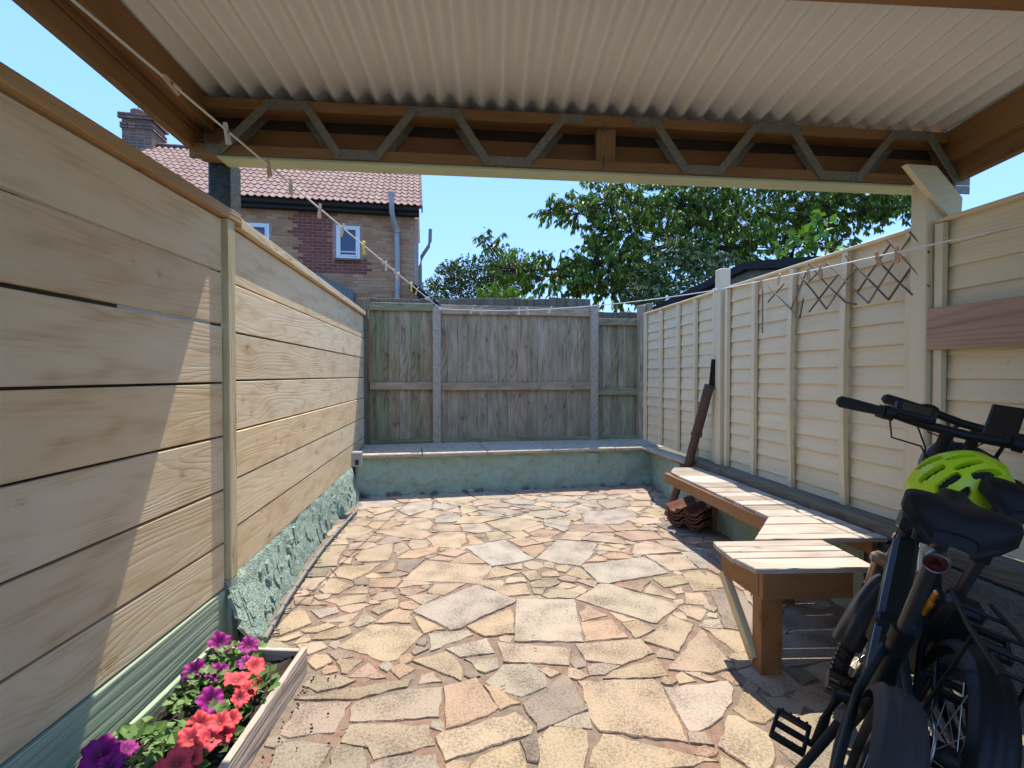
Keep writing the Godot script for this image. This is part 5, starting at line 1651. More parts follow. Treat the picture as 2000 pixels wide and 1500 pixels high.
func bicycle(label: String, at: Vector3, head: float, lean: float, m: Material, m2: Material, first: bool) -> Node3D:
	var b := thing("bicycle", label, "bicycle", at)
	var f := Vector3(sin(head), 0, -cos(head))
	var r := Vector3(cos(head), 0, sin(head))
	b.basis = Basis(f, Vector3.UP * cos(lean) + r * sin(lean), r * cos(lean) - Vector3.UP * sin(lean))
	var ra := Vector3(0, 0.26, 0)
	var fa := Vector3(1.0, 0.26, 0)
	wheel(b, "rear_wheel", ra)
	var ax := Vector3(-0.2, 1, 0).normalized()
	var pv := Vector3(0.895, 0.55, 0)
	var sb := Basis(ax, -0.34 if first else 0.0)
	var steer := Transform3D(sb, pv - sb * pv)
	wheel(b, "front_wheel", fa).transform = steer
	mudguard(b, ra, 0.55, 3.3, m2)
	mudguard(b, fa, 0.75, 3.05, m2).transform = steer
	# frame
	var fr := Node3D.new()
	fr.name = "frame"
	b.add_child(fr, true)
	var g := Geo.new()
	var p0 := Vector3(0.40, 0.34, 0)
	var p1 := Vector3(0.875, 0.64, 0)
	g.box(Transform3D(along(p1 - p0), (p0 + p1) * 0.5), Vector3(p0.distance_to(p1), 0.105, 0.068), 0.014)
	part("main_tube", g.mesh(), m, fr)
	var gl := Geo.new()
	for s in [-1.0, 1.0]:
		gl.box(Transform3D(along(p1 - p0), (p0 + p1) * 0.5 + Vector3(-0.018, 0.03, s * 0.030)), Vector3(p0.distance_to(p1) * 0.96, 0.006, 0.012), 0.002)
	part("edge_trim", gl.mesh(), mats.trim, fr)
	var gj := Geo.new()
	var pj := p0.lerp(p1, 0.38)
	gj.box(Transform3D(along(p1 - p0), pj), Vector3(0.05, 0.122, 0.085), 0.012)
	part("folding_joint", gj.mesh(), mats.black, fr)
	tubes(fr, "head_tube", [Vector3(0.905, 0.53, 0), Vector3(0.87, 0.70, 0)], 0.027, m)
	tubes(fr, "seat_tube", [Vector3(0.42, 0.27, 0), Vector3(0.335, 0.56, 0)], 0.022, m)
	tubes(fr, "seat_collar", [Vector3(0.345, 0.535, 0), Vector3(0.333, 0.575, 0)], 0.026, mats.black)
	for s in [-1.0, 1.0]:
		tubes(fr, "chain_stay", [Vector3(0.40, 0.28, s * 0.035), Vector3(0.2, 0.27, s * 0.055), Vector3(0.0, 0.26, s * 0.062)], [0.014, 0.012, 0.010], m, 10)
		tubes(fr, "seat_stay", [Vector3(0.36, 0.50, s * 0.02), Vector3(0.22, 0.42, s * 0.055), Vector3(0.0, 0.26, s * 0.062)], [0.011, 0.010, 0.009], m, 10)
	if not first:
		var gq := Geo.new()
		var sd := (Vector3(0.335, 0.56, 0) - Vector3(0.42, 0.27, 0)).normalized()
		var qb := along(sd, Vector3(1, 0, 0))
		gq.box(Transform3D(qb, Vector3(0.300, 0.53, -0.058)), Vector3(0.092, 0.020, 0.012), 0.005)
		gq.box(Transform3D(qb, Vector3(0.300, 0.53, -0.056)), Vector3(0.022, 0.032, 0.014), 0.004)
		part("reflector", gq.mesh(), mats.orange, fr)
		var gbat := Geo.new()
		gbat.box(Transform3D(along(sd, Vector3(1, 0, 0)), Vector3(0.285, 0.45, 0.0)), Vector3(0.30, 0.075, 0.09), 0.018)
		part("battery", gbat.mesh(), mats.black, b)
		var rk := Node3D.new()
		rk.name = "rear_rack"
		b.add_child(rk, true)
		for q in [-1.0, 1.0]:
			tubes(rk, "rack_rail", [Vector3(-0.24, 0.60, q * 0.055), Vector3(0.0, 0.605, q * 0.06), Vector3(0.24, 0.61, q * 0.045)], 0.006, mats.black, 8)
			tubes(rk, "rack_stay", [Vector3(-0.06, 0.60, q * 0.06), Vector3(0.0, 0.27, q * 0.075)], 0.005, mats.black, 8)
		for q in 4:
			tubes(rk, "rack_bar", [Vector3(-0.22 + q * 0.12, 0.603, -0.056), Vector3(-0.22 + q * 0.12, 0.603, 0.056)], 0.005, mats.black, 6)
	# chain and guard
	var lp := []
	for k in 41:
		var a := TAU * k / 40
		var cx := 0.21 + 0.21 * cos(a)
		lp.append(Vector3(clampf(cx + 0.07 * cos(a), -0.03, 0.49), 0.27 + 0.01 * cx + lerpf(0.03, 0.072, cx / 0.42) * sin(a), 0.052))
	tubes(b, "chain", lp, 0.005, mats.chain, 6)
	# fork
	for s in [-1.0, 1.0]:
		var lg := tubes(b, "fork_leg", [Vector3(0.915, 0.56, s * 0.062), Vector3(0.955, 0.43, s * 0.062)], 0.015, mats.bronze)
		lg.transform = steer
		tubes(lg, "lower_leg", [Vector3(0.952, 0.44, s * 0.062), Vector3(1.0, 0.25, s * 0.062)], 0.020, mats.black)
	var gc := Geo.new()
	gc.box(Transform3D(Basis(), Vector3(0.912, 0.555, 0)), Vector3(0.05, 0.04, 0.165), 0.012)
	part("fork_crown", gc.mesh(), mats.bronze, b).transform = steer
	# seat
	tubes(b, "seat_post", [Vector3(0.345, 0.52, 0), Vector3(0.245, 0.885, 0)], 0.0165, mats.seatpost)
	saddle(b, Vector3(0.225, 0.925, 0), 0.06)
	var bx := Basis(Vector3(0, 0, 1), PI / 2 + 0.25)
	var gt := Geo.new()
	gt.lathe(Transform3D(bx, Vector3(0.262, 0.80, 0)), [Vector2(0.0, -0.02), Vector2(0.024, -0.018), Vector2(0.027, 0.02), Vector2(0.027, 0.034), Vector2(0.024, 0.039), Vector2(0.022, 0.034)], 24)
	var tl := part("tail_light", gt.mesh(), mats.bezel, b)
	var gt2 := Geo.new()
	gt2.lathe(Transform3D(bx, Vector3(0.262, 0.80, 0)), [Vector2(0.0235, 0.033), Vector2(0.016, 0.036), Vector2(0.0, 0.038)], 20)
	part("lens", gt2.mesh(), mats.red_lens, tl)
	# handlebar
	var hc := Vector3(0.80, 1.06, 0)
	tubes(b, "handle_post", [Vector3(0.868, 0.70, 0), Vector3(0.842, 0.82, 0), hc], [0.022, 0.020, 0.0185], mats.black)
	var gk := Geo.new()
	gk.box(Transform3D(Basis(Vector3(0, 0, 1), 0.2), Vector3(0.862, 0.735, -0.012)), Vector3(0.05, 0.06, 0.062), 0.010)
	part("folding_clamp", gk.mesh(), mats.clamp, b)
	var br := []
	for k in 13:
		var z := lerpf(-0.30, 0.30, k / 12.0)
		br.append(hc + Vector3(-0.05 * pow(absf(z) / 0.3, 2.0), 0.012 * smoothstep(0.05, 0.16, absf(z)), z))
	var hb := tubes(b, "handlebar", br, 0.0150, mats.black)
	for s in [-1.0, 1.0]:
		var e: Vector3 = br[0] if s < 0 else br[12]
		var gg := Geo.new()
		var inn := e + Vector3(0.022, 0, -s * 0.125)
		gg.tube([e + Vector3(-0.002, 0, s * 0.004), e.lerp(inn, 0.04), e.lerp(inn, 0.35), e.lerp(inn, 0.9), inn], [0.014, 0.023, 0.0225, 0.0185, 0.021], 14, Color.WHITE, Vector2.ONE, 0.85)
		part("grip", gg.mesh(), mats.rubber, hb)
		var gm := Geo.new()
		gm.tube([inn + Vector3(0.0, 0, -s * 0.005), inn + Vector3(0.004, 0, -s * 0.030)], 0.024, 12)
		gm.box(Transform3D(Basis(), inn + Vector3(0.030, 0.006, -s * 0.020)), Vector3(0.06, 0.030, 0.055), 0.008)
		part("lever_clamp", gm.mesh(), mats.black, hb)
		tubes(hb, "brake_lever", [inn + Vector3(0.05, 0.004, -s * 0.01), inn + Vector3(0.062, 0.0, s * 0.05), inn + Vector3(0.055, -0.006, s * 0.10), inn + Vector3(0.045, -0.004, s * 0.125)], [0.007, 0.0065, 0.006, 0.005], mats.black, 8)
		# cables swing from the levers to the head tube
		var q := inn + Vector3(0.055, 0.006, -s * 0.04)
		tubes(b, "cable", [q, q + Vector3(0.03, -0.01, -s * 0.05), Vector3(0.90, 0.98, s * 0.03), Vector3(0.92, 0.85, s * 0.01), Vector3(0.90, 0.72, s * 0.02), Vector3(0.88, 0.60, s * 0.04)], 0.0028, mats.black_matt, 5)
	tubes(b, "cable", [Vector3(0.83, 1.05, -0.15), Vector3(0.80, 0.995, -0.13), Vector3(0.815, 0.99, -0.05), Vector3(0.86, 0.94, -0.01), Vector3(0.89, 0.8, 0.02), Vector3(0.90, 0.62, 0.04)], 0.003, mats.black_matt, 5)
	if first:
		var gd := Geo.new()
		gd.box(Transform3D(Basis(Vector3(0, 0, 1), 0.5), hc + Vector3(-0.014, 0.034, -0.095)), Vector3(0.068, 0.022, 0.112), 0.007)
		var dp := part("control_unit", gd.mesh(), mats.black, hb)
		var gs := Geo.new()
		gs.box(Transform3D(Basis(Vector3(0, 0, 1), 0.5), hc + Vector3(-0.0194, 0.0440, -0.092)), Vector3(0.046, 0.002, 0.074), 0.0005)
		part("screen", gs.mesh(), mats.screen, dp)
		tubes(hb, "throttle", [hc + Vector3(-0.01, 0.008, -0.165), hc + Vector3(-0.008, 0.010, -0.19)], 0.022, mats.black)
	else:
		var gp := Geo.new()
		gp.box(Transform3D(Basis(Vector3(0, 0, 1), 0.9), hc + Vector3(0.0, 0.03, 0.07)), Vector3(0.05, 0.03, 0.05), 0.006)
		part("phone_holder", gp.mesh(), mats.black, hb)
	# cranks
	var cr := Vector3(0.42, 0.28, 0)
	var ring_g := Geo.new()
	ring(ring_g, cr + Vector3(0, 0, 0.052), 0.075, 0.006, 36, 6)
	for k in 5:
		var a := TAU * k / 5
		ring_g.tube([cr + Vector3(0, 0, 0.052), cr + Vector3(cos(a) * 0.072, sin(a) * 0.072, 0.052)], 0.007, 6)
	part("chain_ring", ring_g.mesh(), mats.black, b)
	for s in [-1.0, 1.0]:
		var e := cr + Vector3(-0.025 * s * -1.0, s * 0.163, s * 0.085)
		var ck := tubes(b, "crank", [cr + Vector3(0, 0, s * 0.04), cr + Vector3(0, 0, s * 0.072), cr.lerp(e, 0.5) + Vector3(0, 0, s * 0.04), e], [0.018, 0.017, 0.013, 0.013], mats.black, 10)
		var pd := e + Vector3(0, 0, s * 0.065)
		var gp := Geo.new()
		var tb := Basis(Vector3(0, 0, 1), 0.35)
		for q in [-1.0, 1.0]:
			gp.box(Transform3D(tb, pd + tb * Vector3(q * 0.042, 0, 0)), Vector3(0.014, 0.026, 0.095), 0.005)
			gp.box(Transform3D(tb, pd + tb * Vector3(0, 0, q * 0.042)), Vector3(0.078, 0.022, 0.011), 0.004)
			for k in 4:
				gp.box(Transform3D(tb, pd + tb * Vector3(q * 0.044, 0.013, -0.033 + 0.022 * k)), Vector3(0.010, 0.010, 0.007), 0.002)
		gp.tube([e, pd + Vector3(0, 0, s * 0.04)], 0.010, 8)
		part("pedal", gp.mesh(), mats.black, ck)
	tubes(b, "kickstand", [Vector3(0.30, 0.27, -0.06), Vector3(0.27, 0.14, -0.10), Vector3(0.245, 0.03, -0.135)], [0.013, 0.011, 0.011], mats.black_matt, 8)
	return b

func helmet() -> void:
	var c := at_z(1872, 944, -1.40)
	var o := thing("cycle_helmet", "bright lime green cycle helmet with dark vents resting between the bicycle saddles", "helmet", c)
	var up := Vector3(-0.42, 0.78, 0.46).normalized()
	var fw := Vector3(-0.80, -0.30, -0.25)
	fw = (fw - up * fw.dot(up)).normalized()
	var bs := Basis(fw, up, fw.cross(up))
	var nt := 56
	var np := 120
	var pos := func(i: int, j: int, k: float) -> Vector3:
		var th := deg_to_rad(104.0) * i / nt
		var ph := TAU * j / np
		var x := sin(th) * cos(ph)
		var z := sin(th) * sin(ph)
		var ridge := 1.0 + 0.02 * cos(z * 14.0) * sin(th)
		return bs * Vector3(x * 0.124 * k * ridge, cos(th) * 0.112 * k * ridge - 0.02, z * 0.098 * k * ridge)
	var hole := func(i: int, j: int) -> bool:
		if i < 0 or i >= nt: return true
		var th := deg_to_rad(104.0) * (i + 0.5) / nt
		var ph := TAU * (j + 0.5) / np
		var x := sin(th) * cos(ph)
		var z := sin(th) * sin(ph)
		for v in [[0.55, 0.0, 0.26, 0.10], [-0.1, 0.16, 0.30, 0.07], [-0.1, -0.16, 0.30, 0.07], [0.42, 0.40, 0.26, 0.10], [0.42, -0.40, 0.26, 0.10], [-0.30, 0.46, 0.30, 0.10], [-0.30, -0.46, 0.30, 0.10], [0.40, 0.76, 0.30, 0.085], [0.40, -0.76, 0.30, 0.085], [-0.36, 0.78, 0.26, 0.08], [-0.36, -0.78, 0.26, 0.08], [-0.78, 0.18, 0.13, 0.09], [-0.78, -0.18, 0.13, 0.09]]:
			var dx: float = (x - v[0]) / v[2]
			var dz: float = (z - v[1] - 0.12 * (x - v[0]) * signf(v[1])) / v[3]
			if dx * dx * dx * dx + dz * dz * dz * dz < 1.0 and th < 1.62: return true
		return false
	var g := Geo.new()
	var mid := bs * Vector3(0, -0.02, 0)
	for i in nt:
		for j in np:
			if hole.call(i, j): continue
			var q := [pos.call(i, j, 1.0), pos.call(i + 1, j, 1.0), pos.call(i + 1, j + 1, 1.0), pos.call(i, j + 1, 1.0)]
			var nn := []
			for p in q: nn.append((p - mid).normalized())
			var k := g.v.size()
			for s in 4:
				g.v.append(q[s]); g.n.append(nn[s]); g.t.append(Vector2.ZERO); g.c.append(Color.WHITE)
			g.i.append_array([k, k + 1, k + 2, k, k + 2, k + 3])
			for e in [[i - 1, j, 0, 3], [i + 1, j, 1, 2], [i, posmod(j - 1, np), 0, 1], [i, posmod(j + 1, np), 3, 2]]:
				if i == 0 and e[0] < 0: continue
				if hole.call(e[0], e[1]):
					var a: Vector3 = q[e[2]]
					var b: Vector3 = q[e[3]]
					var inn := func(p: Vector3) -> Vector3: return mid + (p - mid) * 0.82
					g.poly([a, b, inn.call(b), inn.call(a)], [Vector2.ZERO, Vector2.ZERO, Vector2.ZERO, Vector2.ZERO], mid + (a - mid) * 0.5)
	part("shell", g.mesh(), mats.lime, o)
	var g2 := Geo.new()
	var rows := []
	for i in 21:
		var row := []
		for j in 41: row.append(pos.call(i * nt / 20.0, j * np / 40.0, 0.84))
		rows.append(row)
	g2.sheet(rows)
	part("liner", g2.mesh(), mats.black_matt, o)
	for s in [-1.0, 1.0]:
		tubes(o, "strap", [bs * Vector3(0.05, -0.05, s * 0.085), bs * Vector3(0.02, -0.10, s * 0.07), bs * Vector3(0.0, -0.15, s * 0.03)], 0.006, mats.black_matt, 6)
func bikes() -> void:
	bicycle("dark green folding electric bicycle with small screen and black saddle, parked against the blue one", Vector3(0.728, 0, -1.075), 0.662, 0.252, mats.bike_green, mats.guard, true)
	var b := bicycle("dark blue folding electric bicycle leaning on the cream fence with a phone on its handlebar", Vector3(1.053, 0, -1.263), 0.56, 0.309, mats.bike_blue, mats.black, false)
	helmet()
	var bag := thing("handlebar_bag", "dark navy fabric bag hung below the blue bicycle's handlebar", "bag", b.transform * Vector3(0.90, 0.90, 0.02))
	var gb := Geo.new()
	var rows := []
	for k in 13:
		var t := k / 12.0
		var w: float = [0.02, 0.055, 0.062, 0.066, 0.068, 0.068, 0.067, 0.066, 0.064, 0.06, 0.056, 0.05, 0.015][k]
		var row := []
		for q in 33:
			var a := -TAU * q / 32
			var n := pow(absf(cos(a)), 0.5) * signf(cos(a))
			var m := pow(absf(sin(a)), 0.5) * signf(sin(a))
			row.append(b.basis * Vector3(n * w * (1 + 0.05 * sin(t * 9 + a * 3)), -0.11 + 0.20 * t, m * w * 1.75 * (1 + 0.04 * sin(t * 7 + a * 2))))
		rows.append(row)
	gb.sheet(rows, Vector2(0.2, 0.2), Color.WHITE, true)
	part("pouch", gb.mesh(), mats.navy_cloth, bag)
	var gst := Geo.new()
	for sgn in [-1.0, 1.0]:
		gst.tube([b.basis * Vector3(0.0, 0.06, 0.08 * sgn), b.basis * Vector3(-0.06, 0.14, 0.075 * sgn), b.basis * Vector3(-0.11, 0.16, 0.07 * sgn)], 0.007, 6)
	part("strap", gst.mesh(), mats.black_matt, bag)
	var pc := at_z(1958, 832, -1.50)
	var ph := thing("phone", "black phone standing in the holder on the blue bicycle's handlebar", "phone", pc)
	var bs := along(Vector3(0.55, 0.80, -0.25), Vector3(-0.65, 0.35, 0.55))
	var g := Geo.new()
	g.box(Transform3D(bs, Vector3.ZERO), Vector3(0.145, 0.010, 0.078), 0.004)
	part("case", g.mesh(), mats.black, ph)
	var g2 := Geo.new()
	g2.box(Transform3D(bs, bs.y * 0.0055), Vector3(0.132, 0.002, 0.068), 0.0006)
	part("glass", g2.mesh(), mats.screen_glass, ph)

# ---------- beyond the yard ----------
func house() -> void:
	var turn := atan2(0.6, 4.11)
	var org := Vector3(-1.86, 0, -12.6)
	var h := thing("brick_house", "red brick house with pink tiled roof and chimney beyond the plank fence", "house", org)
	h.rotation.y = turn
	var inv := h.transform.affine_inverse()
	var fn := h.basis.z
	var hp := func(px: float, py: float, off: float) -> Vector3: return inv * at_plane(px, py, org + fn * off, fn)
	var w1a: Vector3 = hp.call(656, 439, 0.0)
	var w1b: Vector3 = hp.call(703, 506, 0.0)
	var w2a: Vector3 = hp.call(466, 433, 0.0)
	var w2b: Vector3 = hp.call(526, 520, 0.0)
	var holes := [Rect2(w1a.x, w1b.y, w1b.x - w1a.x, w1a.y - w1b.y), Rect2(w2a.x, w2b.y, w2b.x - w2a.x, w2a.y - w2b.y)]
	var eave := 5.04
	# mortar body with openings
	var xs := [-10.5, holes[1].position.x, holes[1].end.x, holes[0].position.x, holes[0].end.x, 0.0]
	var g := Geo.new()
	for k in 5:
		var ys := [0.0, eave + 0.1]
		if k == 1: ys = [0.0, holes[1].position.y, holes[1].end.y, eave + 0.1]
		if k == 3: ys = [0.0, holes[0].position.y, holes[0].end.y, eave + 0.1]
		for m in range(0, ys.size(), 2):
			g.box(Transform3D(Basis(), Vector3((xs[k] + xs[k + 1]) * 0.5, (ys[m] + ys[m + 1]) * 0.5, -0.16)), Vector3(xs[k + 1] - xs[k] + 0.001, ys[m + 1] - ys[m], 0.3), 0.0005)
	part("wall", g.mesh(), mats.mortar_house, h)
	var gb := Geo.new()
	gb.box(Transform3D(Basis(), Vector3(-5.25, 2.55, -3.4)), Vector3(10.46, 5.1, 6.1), 0.01)
	# gable triangle
	gb.prism([Vector3(-0.02, 5.09, -6.4), Vector3(-0.02, 5.09, -0.1), Vector3(-0.02, 7.36, -3.1)], Vector3(-0.25, 0, 0))
	part("side_wall", gb.mesh(), mats.brick_side, h)
	# bricks, in courses
	var meshes := []
	for k in 4:
		var q := Geo.new()
		q.box(Transform3D(Basis(), Vector3.ZERO), Vector3(0.213 + rnd(-0.003, 0.003), 0.064, 0.03), 0.004, 0, ruv(), Vector2(0.3, 0.3))
		meshes.append(q.mesh())
	var half := Geo.new()
	half.box(Transform3D(Basis(), Vector3.ZERO), Vector3(0.10, 0.064, 0.03), 0.004, 0, ruv(), Vector2(0.3, 0.3))
	var half_m := half.mesh()
	var tan := [mats.brick_a, mats.brick_b, mats.brick_c, mats.brick_d]
	var red := [mats.brick_r, mats.brick_r2]
	var rx0: float = hp.call(578, 480, 0.0).x
	var rx1: float = hp.call(652, 480, 0.0).x
	var uy: float = w1b.y
	var rest := [Geo.new(), Geo.new(), Geo.new(), Geo.new(), Geo.new(), Geo.new()]
	var made := 0
	for row in 30:
		var y := eave - 0.04 - row * 0.075
		var x := -0.11 - (0.1125 if row % 2 else 0.0)
		while x > -6.3:
			var ok := true
			var hv := 0
			for r in holes:
				if y > r.position.y - 0.035 and y < r.end.y + 0.035:
					if x + 0.107 > r.position.x and x - 0.107 < r.end.x:
						ok = false
						if x < r.position.x and x + 0.0 < r.position.x: hv = -1
						elif x > r.end.x: hv = 1
			var isred := (x > rx0 + rnd(-0.15, 0.1) and x < rx1 + rnd(-0.1, 0.1) and y > uy - 0.35) or (y < uy and y > uy - 0.36 and x > rx1 and x < w1b.x + 0.2)
			var mi := rng.randi() % 4
			var mm: Material = red[mi % 2] if isred else tan[mi]
			var me: Mesh = meshes[mi]
			var px := x
			if not ok:
				if hv == 0:
					x -= 0.225
					continue
				me = half_m
				px = x + 0.0565 * hv
			var tr := xf(Vector3(px, y + rnd(-0.001, 0.001), -0.0185 + rnd(-0.002, 0.002)))
			if x > -4.15 and made < 222:
				part("brick", me, mm, h, tr); made += 1
			else:
				rest[(4 + mi % 2) if isred else mi].box(tr, Vector3(0.213 if ok else 0.1, 0.064, 0.03), 0.004, 0, ruv(), Vector2(0.3, 0.3))
			x -= 0.225
	for k in 6:
		part("brickwork", rest[k].mesh(), tan[k] if k < 4 else red[k - 4], h).set_meta("kind", "stuff")
	# windows
	for r in holes:
		var w := Node3D.new()
		w.name = "window"
		h.add_child(w, true)
		w.position = Vector3(r.position.x + r.size.x * 0.5, r.position.y + r.size.y * 0.5, 0)
		var gf := Geo.new()
		var a: float = r.size.x * 0.5 - 0.03
		var b: float = r.size.y * 0.5 - 0.03
		for s in [-1.0, 1.0]:
			gf.box(Transform3D(Basis(), Vector3(s * a, 0, -0.05)), Vector3(0.06, b * 2 + 0.06, 0.07), 0.006)
			gf.box(Transform3D(Basis(), Vector3(0, s * b, -0.05)), Vector3(a * 2 - 0.06, 0.06, 0.066), 0.006)
			gf.box(Transform3D(Basis(), Vector3(s * (a - 0.05), -0.0, -0.035)), Vector3(0.035, b * 2 - 0.07, 0.05), 0.005)
			gf.box(Transform3D(Basis(), Vector3(0, s * (b - 0.05), -0.035)), Vector3(a * 2 - 0.14, 0.035, 0.048), 0.005)
		if r == holes[1]: gf.box(Transform3D(Basis(), Vector3(0, b * 0.30, -0.03)), Vector3(a * 2 - 0.1, 0.07, 0.05), 0.005)
		else: gf.box(Transform3D(Basis(), Vector3(0, -b * 0.62, -0.045)), Vector3(a * 2 - 0.13, 0.025, 0.03), 0.003)
		part("frame", gf.mesh(), mats.upvc, w)
		var gp := Geo.new()
		gp.box(Transform3D(Basis(), Vector3(0, 0, -0.06)), Vector3(a * 2 - 0.05, b * 2 - 0.05, 0.006), 0.001)
		part("pane", gp.mesh(), mats.window_glass, w)
		var gs := Geo.new()
		gs.box(Transform3D(Basis(), Vector3(0, -r.size.y * 0.5 - 0.03, 0.02)), Vector3(r.size.x + 0.08, 0.05, 0.12), 0.006)
		part("sill", gs.mesh(), mats.brick_side, w)
	# eaves
	var gf2 := Geo.new()
	gf2.box(Transform3D(Basis(), Vector3(-5.2, 5.12, 0.16)), Vector3(10.6, 0.17, 0.03), 0.004)
	gf2.box(Transform3D(Basis(), Vector3(-5.2, 5.045, 0.07)), Vector3(10.6, 0.012, 0.16), 0.002)
	part("fascia", gf2.mesh(), mats.black_matt, h)
	var gg := Geo.new()
	gg.tube([Vector3(-10.5, 5.16, 0.225), Vector3(0.1, 5.16, 0.225)], 0.05, 10)
	part("gutter", gg.mesh(), mats.black_matt, h)
	# roof
	var rf_ := Node3D.new()
	rf_.name = "roof"
	h.add_child(rf_, true)
	var e0 := Vector3(0, 5.22, 0.26)
	var slope := Vector3(0, 2.28, -3.36)
	var sl := slope.length()
	var sd := slope.normalized()
	var sn := Vector3(0, -sd.z, sd.y).normalized()
	var gr := Geo.new()
	gr.box(Transform3D(Basis(Vector3.RIGHT, sn, -sd), Vector3(-5.2, e0.y, e0.z) + slope * 0.5 - sn * 0.03), Vector3(10.7, 0.04, sl), 0.004)
	gr.box(Transform3D(Basis(Vector3.RIGHT, Vector3(0, sn.y, -sn.z), Vector3(0, -sd.y, -sd.z)), Vector3(-5.2, e0.y, -6.46) + Vector3(0, slope.y, -slope.z) * 0.5), Vector3(10.7, 0.04, sl), 0.004)
	part("roof_deck", gr.mesh(), mats.tile_dark, rf_)
	var tm := []
	for k in 3:
		var q := Geo.new()
		wave_tile(q, 0.312, 0.37, 2.0, 0.0165 + k * 0.001, 0.016)
		tm.append(q.mesh())
	var tcol := [mats.tile_a, mats.tile_b, mats.tile_c, mats.tile_d, mats.tile_a]
	var trest := [Geo.new(), Geo.new(), Geo.new()]
	var nrow := int(sl / 0.315)
	var cnt := 0
	for row in nrow + 1:
		for col in 34:
			var x := 0.0 - col * 0.306
			var p := Vector3(x, e0.y, e0.z) + sd * (0.13 + row * 0.315) + sn * 0.030
			var bs := Basis(Vector3.RIGHT, sn, -sd).rotated(Vector3.RIGHT, -0.06)
			if cnt < 298 and col < 32 and row < 10:
				part("tile", tm[rng.randi() % 3], tcol[rng.randi() % 5], rf_, Transform3D(bs, p + sn * rnd(0, 0.004))); cnt += 1
			else:
				var q := Geo.new()
				var id := rng.randi() % 3
				wave_tile(q, 0.312, 0.37, 2.0, 0.017, 0.016)
				var tr := Transform3D(bs, p)
				var b0: int = trest[id].v.size()
				for k in q.v.size():
					trest[id].v.append(tr * q.v[k]); trest[id].n.append(bs * q.n[k]); trest[id].t.append(q.t[k]); trest[id].c.append(Color.WHITE)
				for k in q.i: trest[id].i.append(b0 + k)
	for k in 3: part("far_tiles", trest[k].mesh(), tcol[k], rf_).set_meta("kind", "stuff")
	for k in 24:
		var gq := Geo.new()
		var rx := -0.2 - k * 0.44
		gq.tube([Vector3(rx + 0.22, 7.505, -3.1), Vector3(rx - 0.215, 7.515, -3.1)], 0.11, 12)
		part("ridge_tile", gq.mesh(), mats.tile_ridge, rf_)
	var gv := Geo.new()
	gv.box(Transform3D(Basis(Vector3.RIGHT, sn, -sd), Vector3(0.17, e0.y, e0.z) + slope * 0.5 - sn * 0.06), Vector3(0.03, 0.17, sl), 0.004)
	part("barge_board", gv.mesh(), mats.black_matt, rf_)
	var gcs := Geo.new()
	gcs.box(Transform3D(Basis(), Vector3(0.045, 2.5, -0.06)), Vector3(0.085, 5.0, 0.12), 0.008)
	part("corner_strip", gcs.mesh(), mats.pale_strip, h)
	# chimney
	var ch := Node3D.new()
	ch.name = "chimney"
	rf_.add_child(ch, true)
	var ca: Vector3 = hp.call(237, 260, -2.75)
	var cb: Vector3 = hp.call(296, 260, -2.75)
	var ctop: float = hp.call(266, 222, -2.75).y
	var cw := cb.x - ca.x
	var gch := Geo.new()
	gch.box(Transform3D(Basis(), Vector3((ca.x + cb.x) * 0.5, (ctop + 6.6) * 0.5, -3.15)), Vector3(cw - 0.02, ctop - 6.6, 0.78), 0.005)
	part("stack", gch.mesh(), mats.mortar_house, ch)
	var made2 := 0
	var y2 := ctop - 0.04
	var row2 := 0
	while y2 > 6.9:
		var proud := 0.035 if row2 in [3, 4] else (0.07 if row2 < 2 else 0.0)
		var nb := 4
		for k in nb:
			var bw := (cw + proud * 2) / nb
			var gq := Geo.new()
			gq.box(Transform3D(), Vector3(bw - 0.012, 0.066, 0.1), 0.006, 0, ruv(), Vector2(0.3, 0.3))
			part("brick", gq.mesh(), mats.brick_old if rng.randf() < 0.7 else mats.brick_old2, ch, xf(Vector3(ca.x - proud + bw * (k + 0.5), y2, -2.80 + proud))); made2 += 1
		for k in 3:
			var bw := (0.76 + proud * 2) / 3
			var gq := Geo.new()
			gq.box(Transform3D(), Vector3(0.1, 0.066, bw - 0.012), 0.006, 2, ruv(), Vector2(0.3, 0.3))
			part("brick", gq.mesh(), mats.brick_old2, ch, xf(Vector3(cb.x - 0.05 + proud, y2, -2.80 - bw * (k + 0.5) + 0.03 + proud))); made2 += 1  # side face all in the paler brick, sunlight put into its colour
		y2 -= 0.082
		row2 += 1
	for s in [0.42, 1.05]:
		var gp := Geo.new()
		var px: float = ca.x + cw * s * 0.75
		gp.lathe(xf(Vector3(px, ctop, -3.1)), [Vector2(0.13, 0.0), Vector2(0.135, 0.12), Vector2(0.16, 0.13), Vector2(0.165, 0.22), Vector2(0.14, 0.24), Vector2(0.12, 0.23), Vector2(0.11, 0.05)], 18)
		part("chimney_pot", gp.mesh(), mats.pot, ch)
	var gl := Geo.new()
	gl.box(Transform3D(Basis(), Vector3((ca.x + cb.x) * 0.5, 7.16, -2.735)), Vector3(cw + 0.1, 0.22, 0.03), 0.01)
	gl.box(Transform3D(Basis(Vector3(0, 0, 1), 0.0), Vector3(cb.x + 0.06, 7.2, -2.85)), Vector3(0.14, 0.1, 0.5), 0.03)
	part("flashing", gl.mesh(), mats.lead, ch)
	tubes(ch, "aerial", [Vector3(ca.x + 0.2, ctop, -3.3), Vector3(ca.x + 0.12, ctop + 0.75, -3.3), Vector3(ca.x - 0.12, ctop + 0.85, -3.2)], 0.012, mats.lead, 6)
	# rain and soil pipes
	var path := []
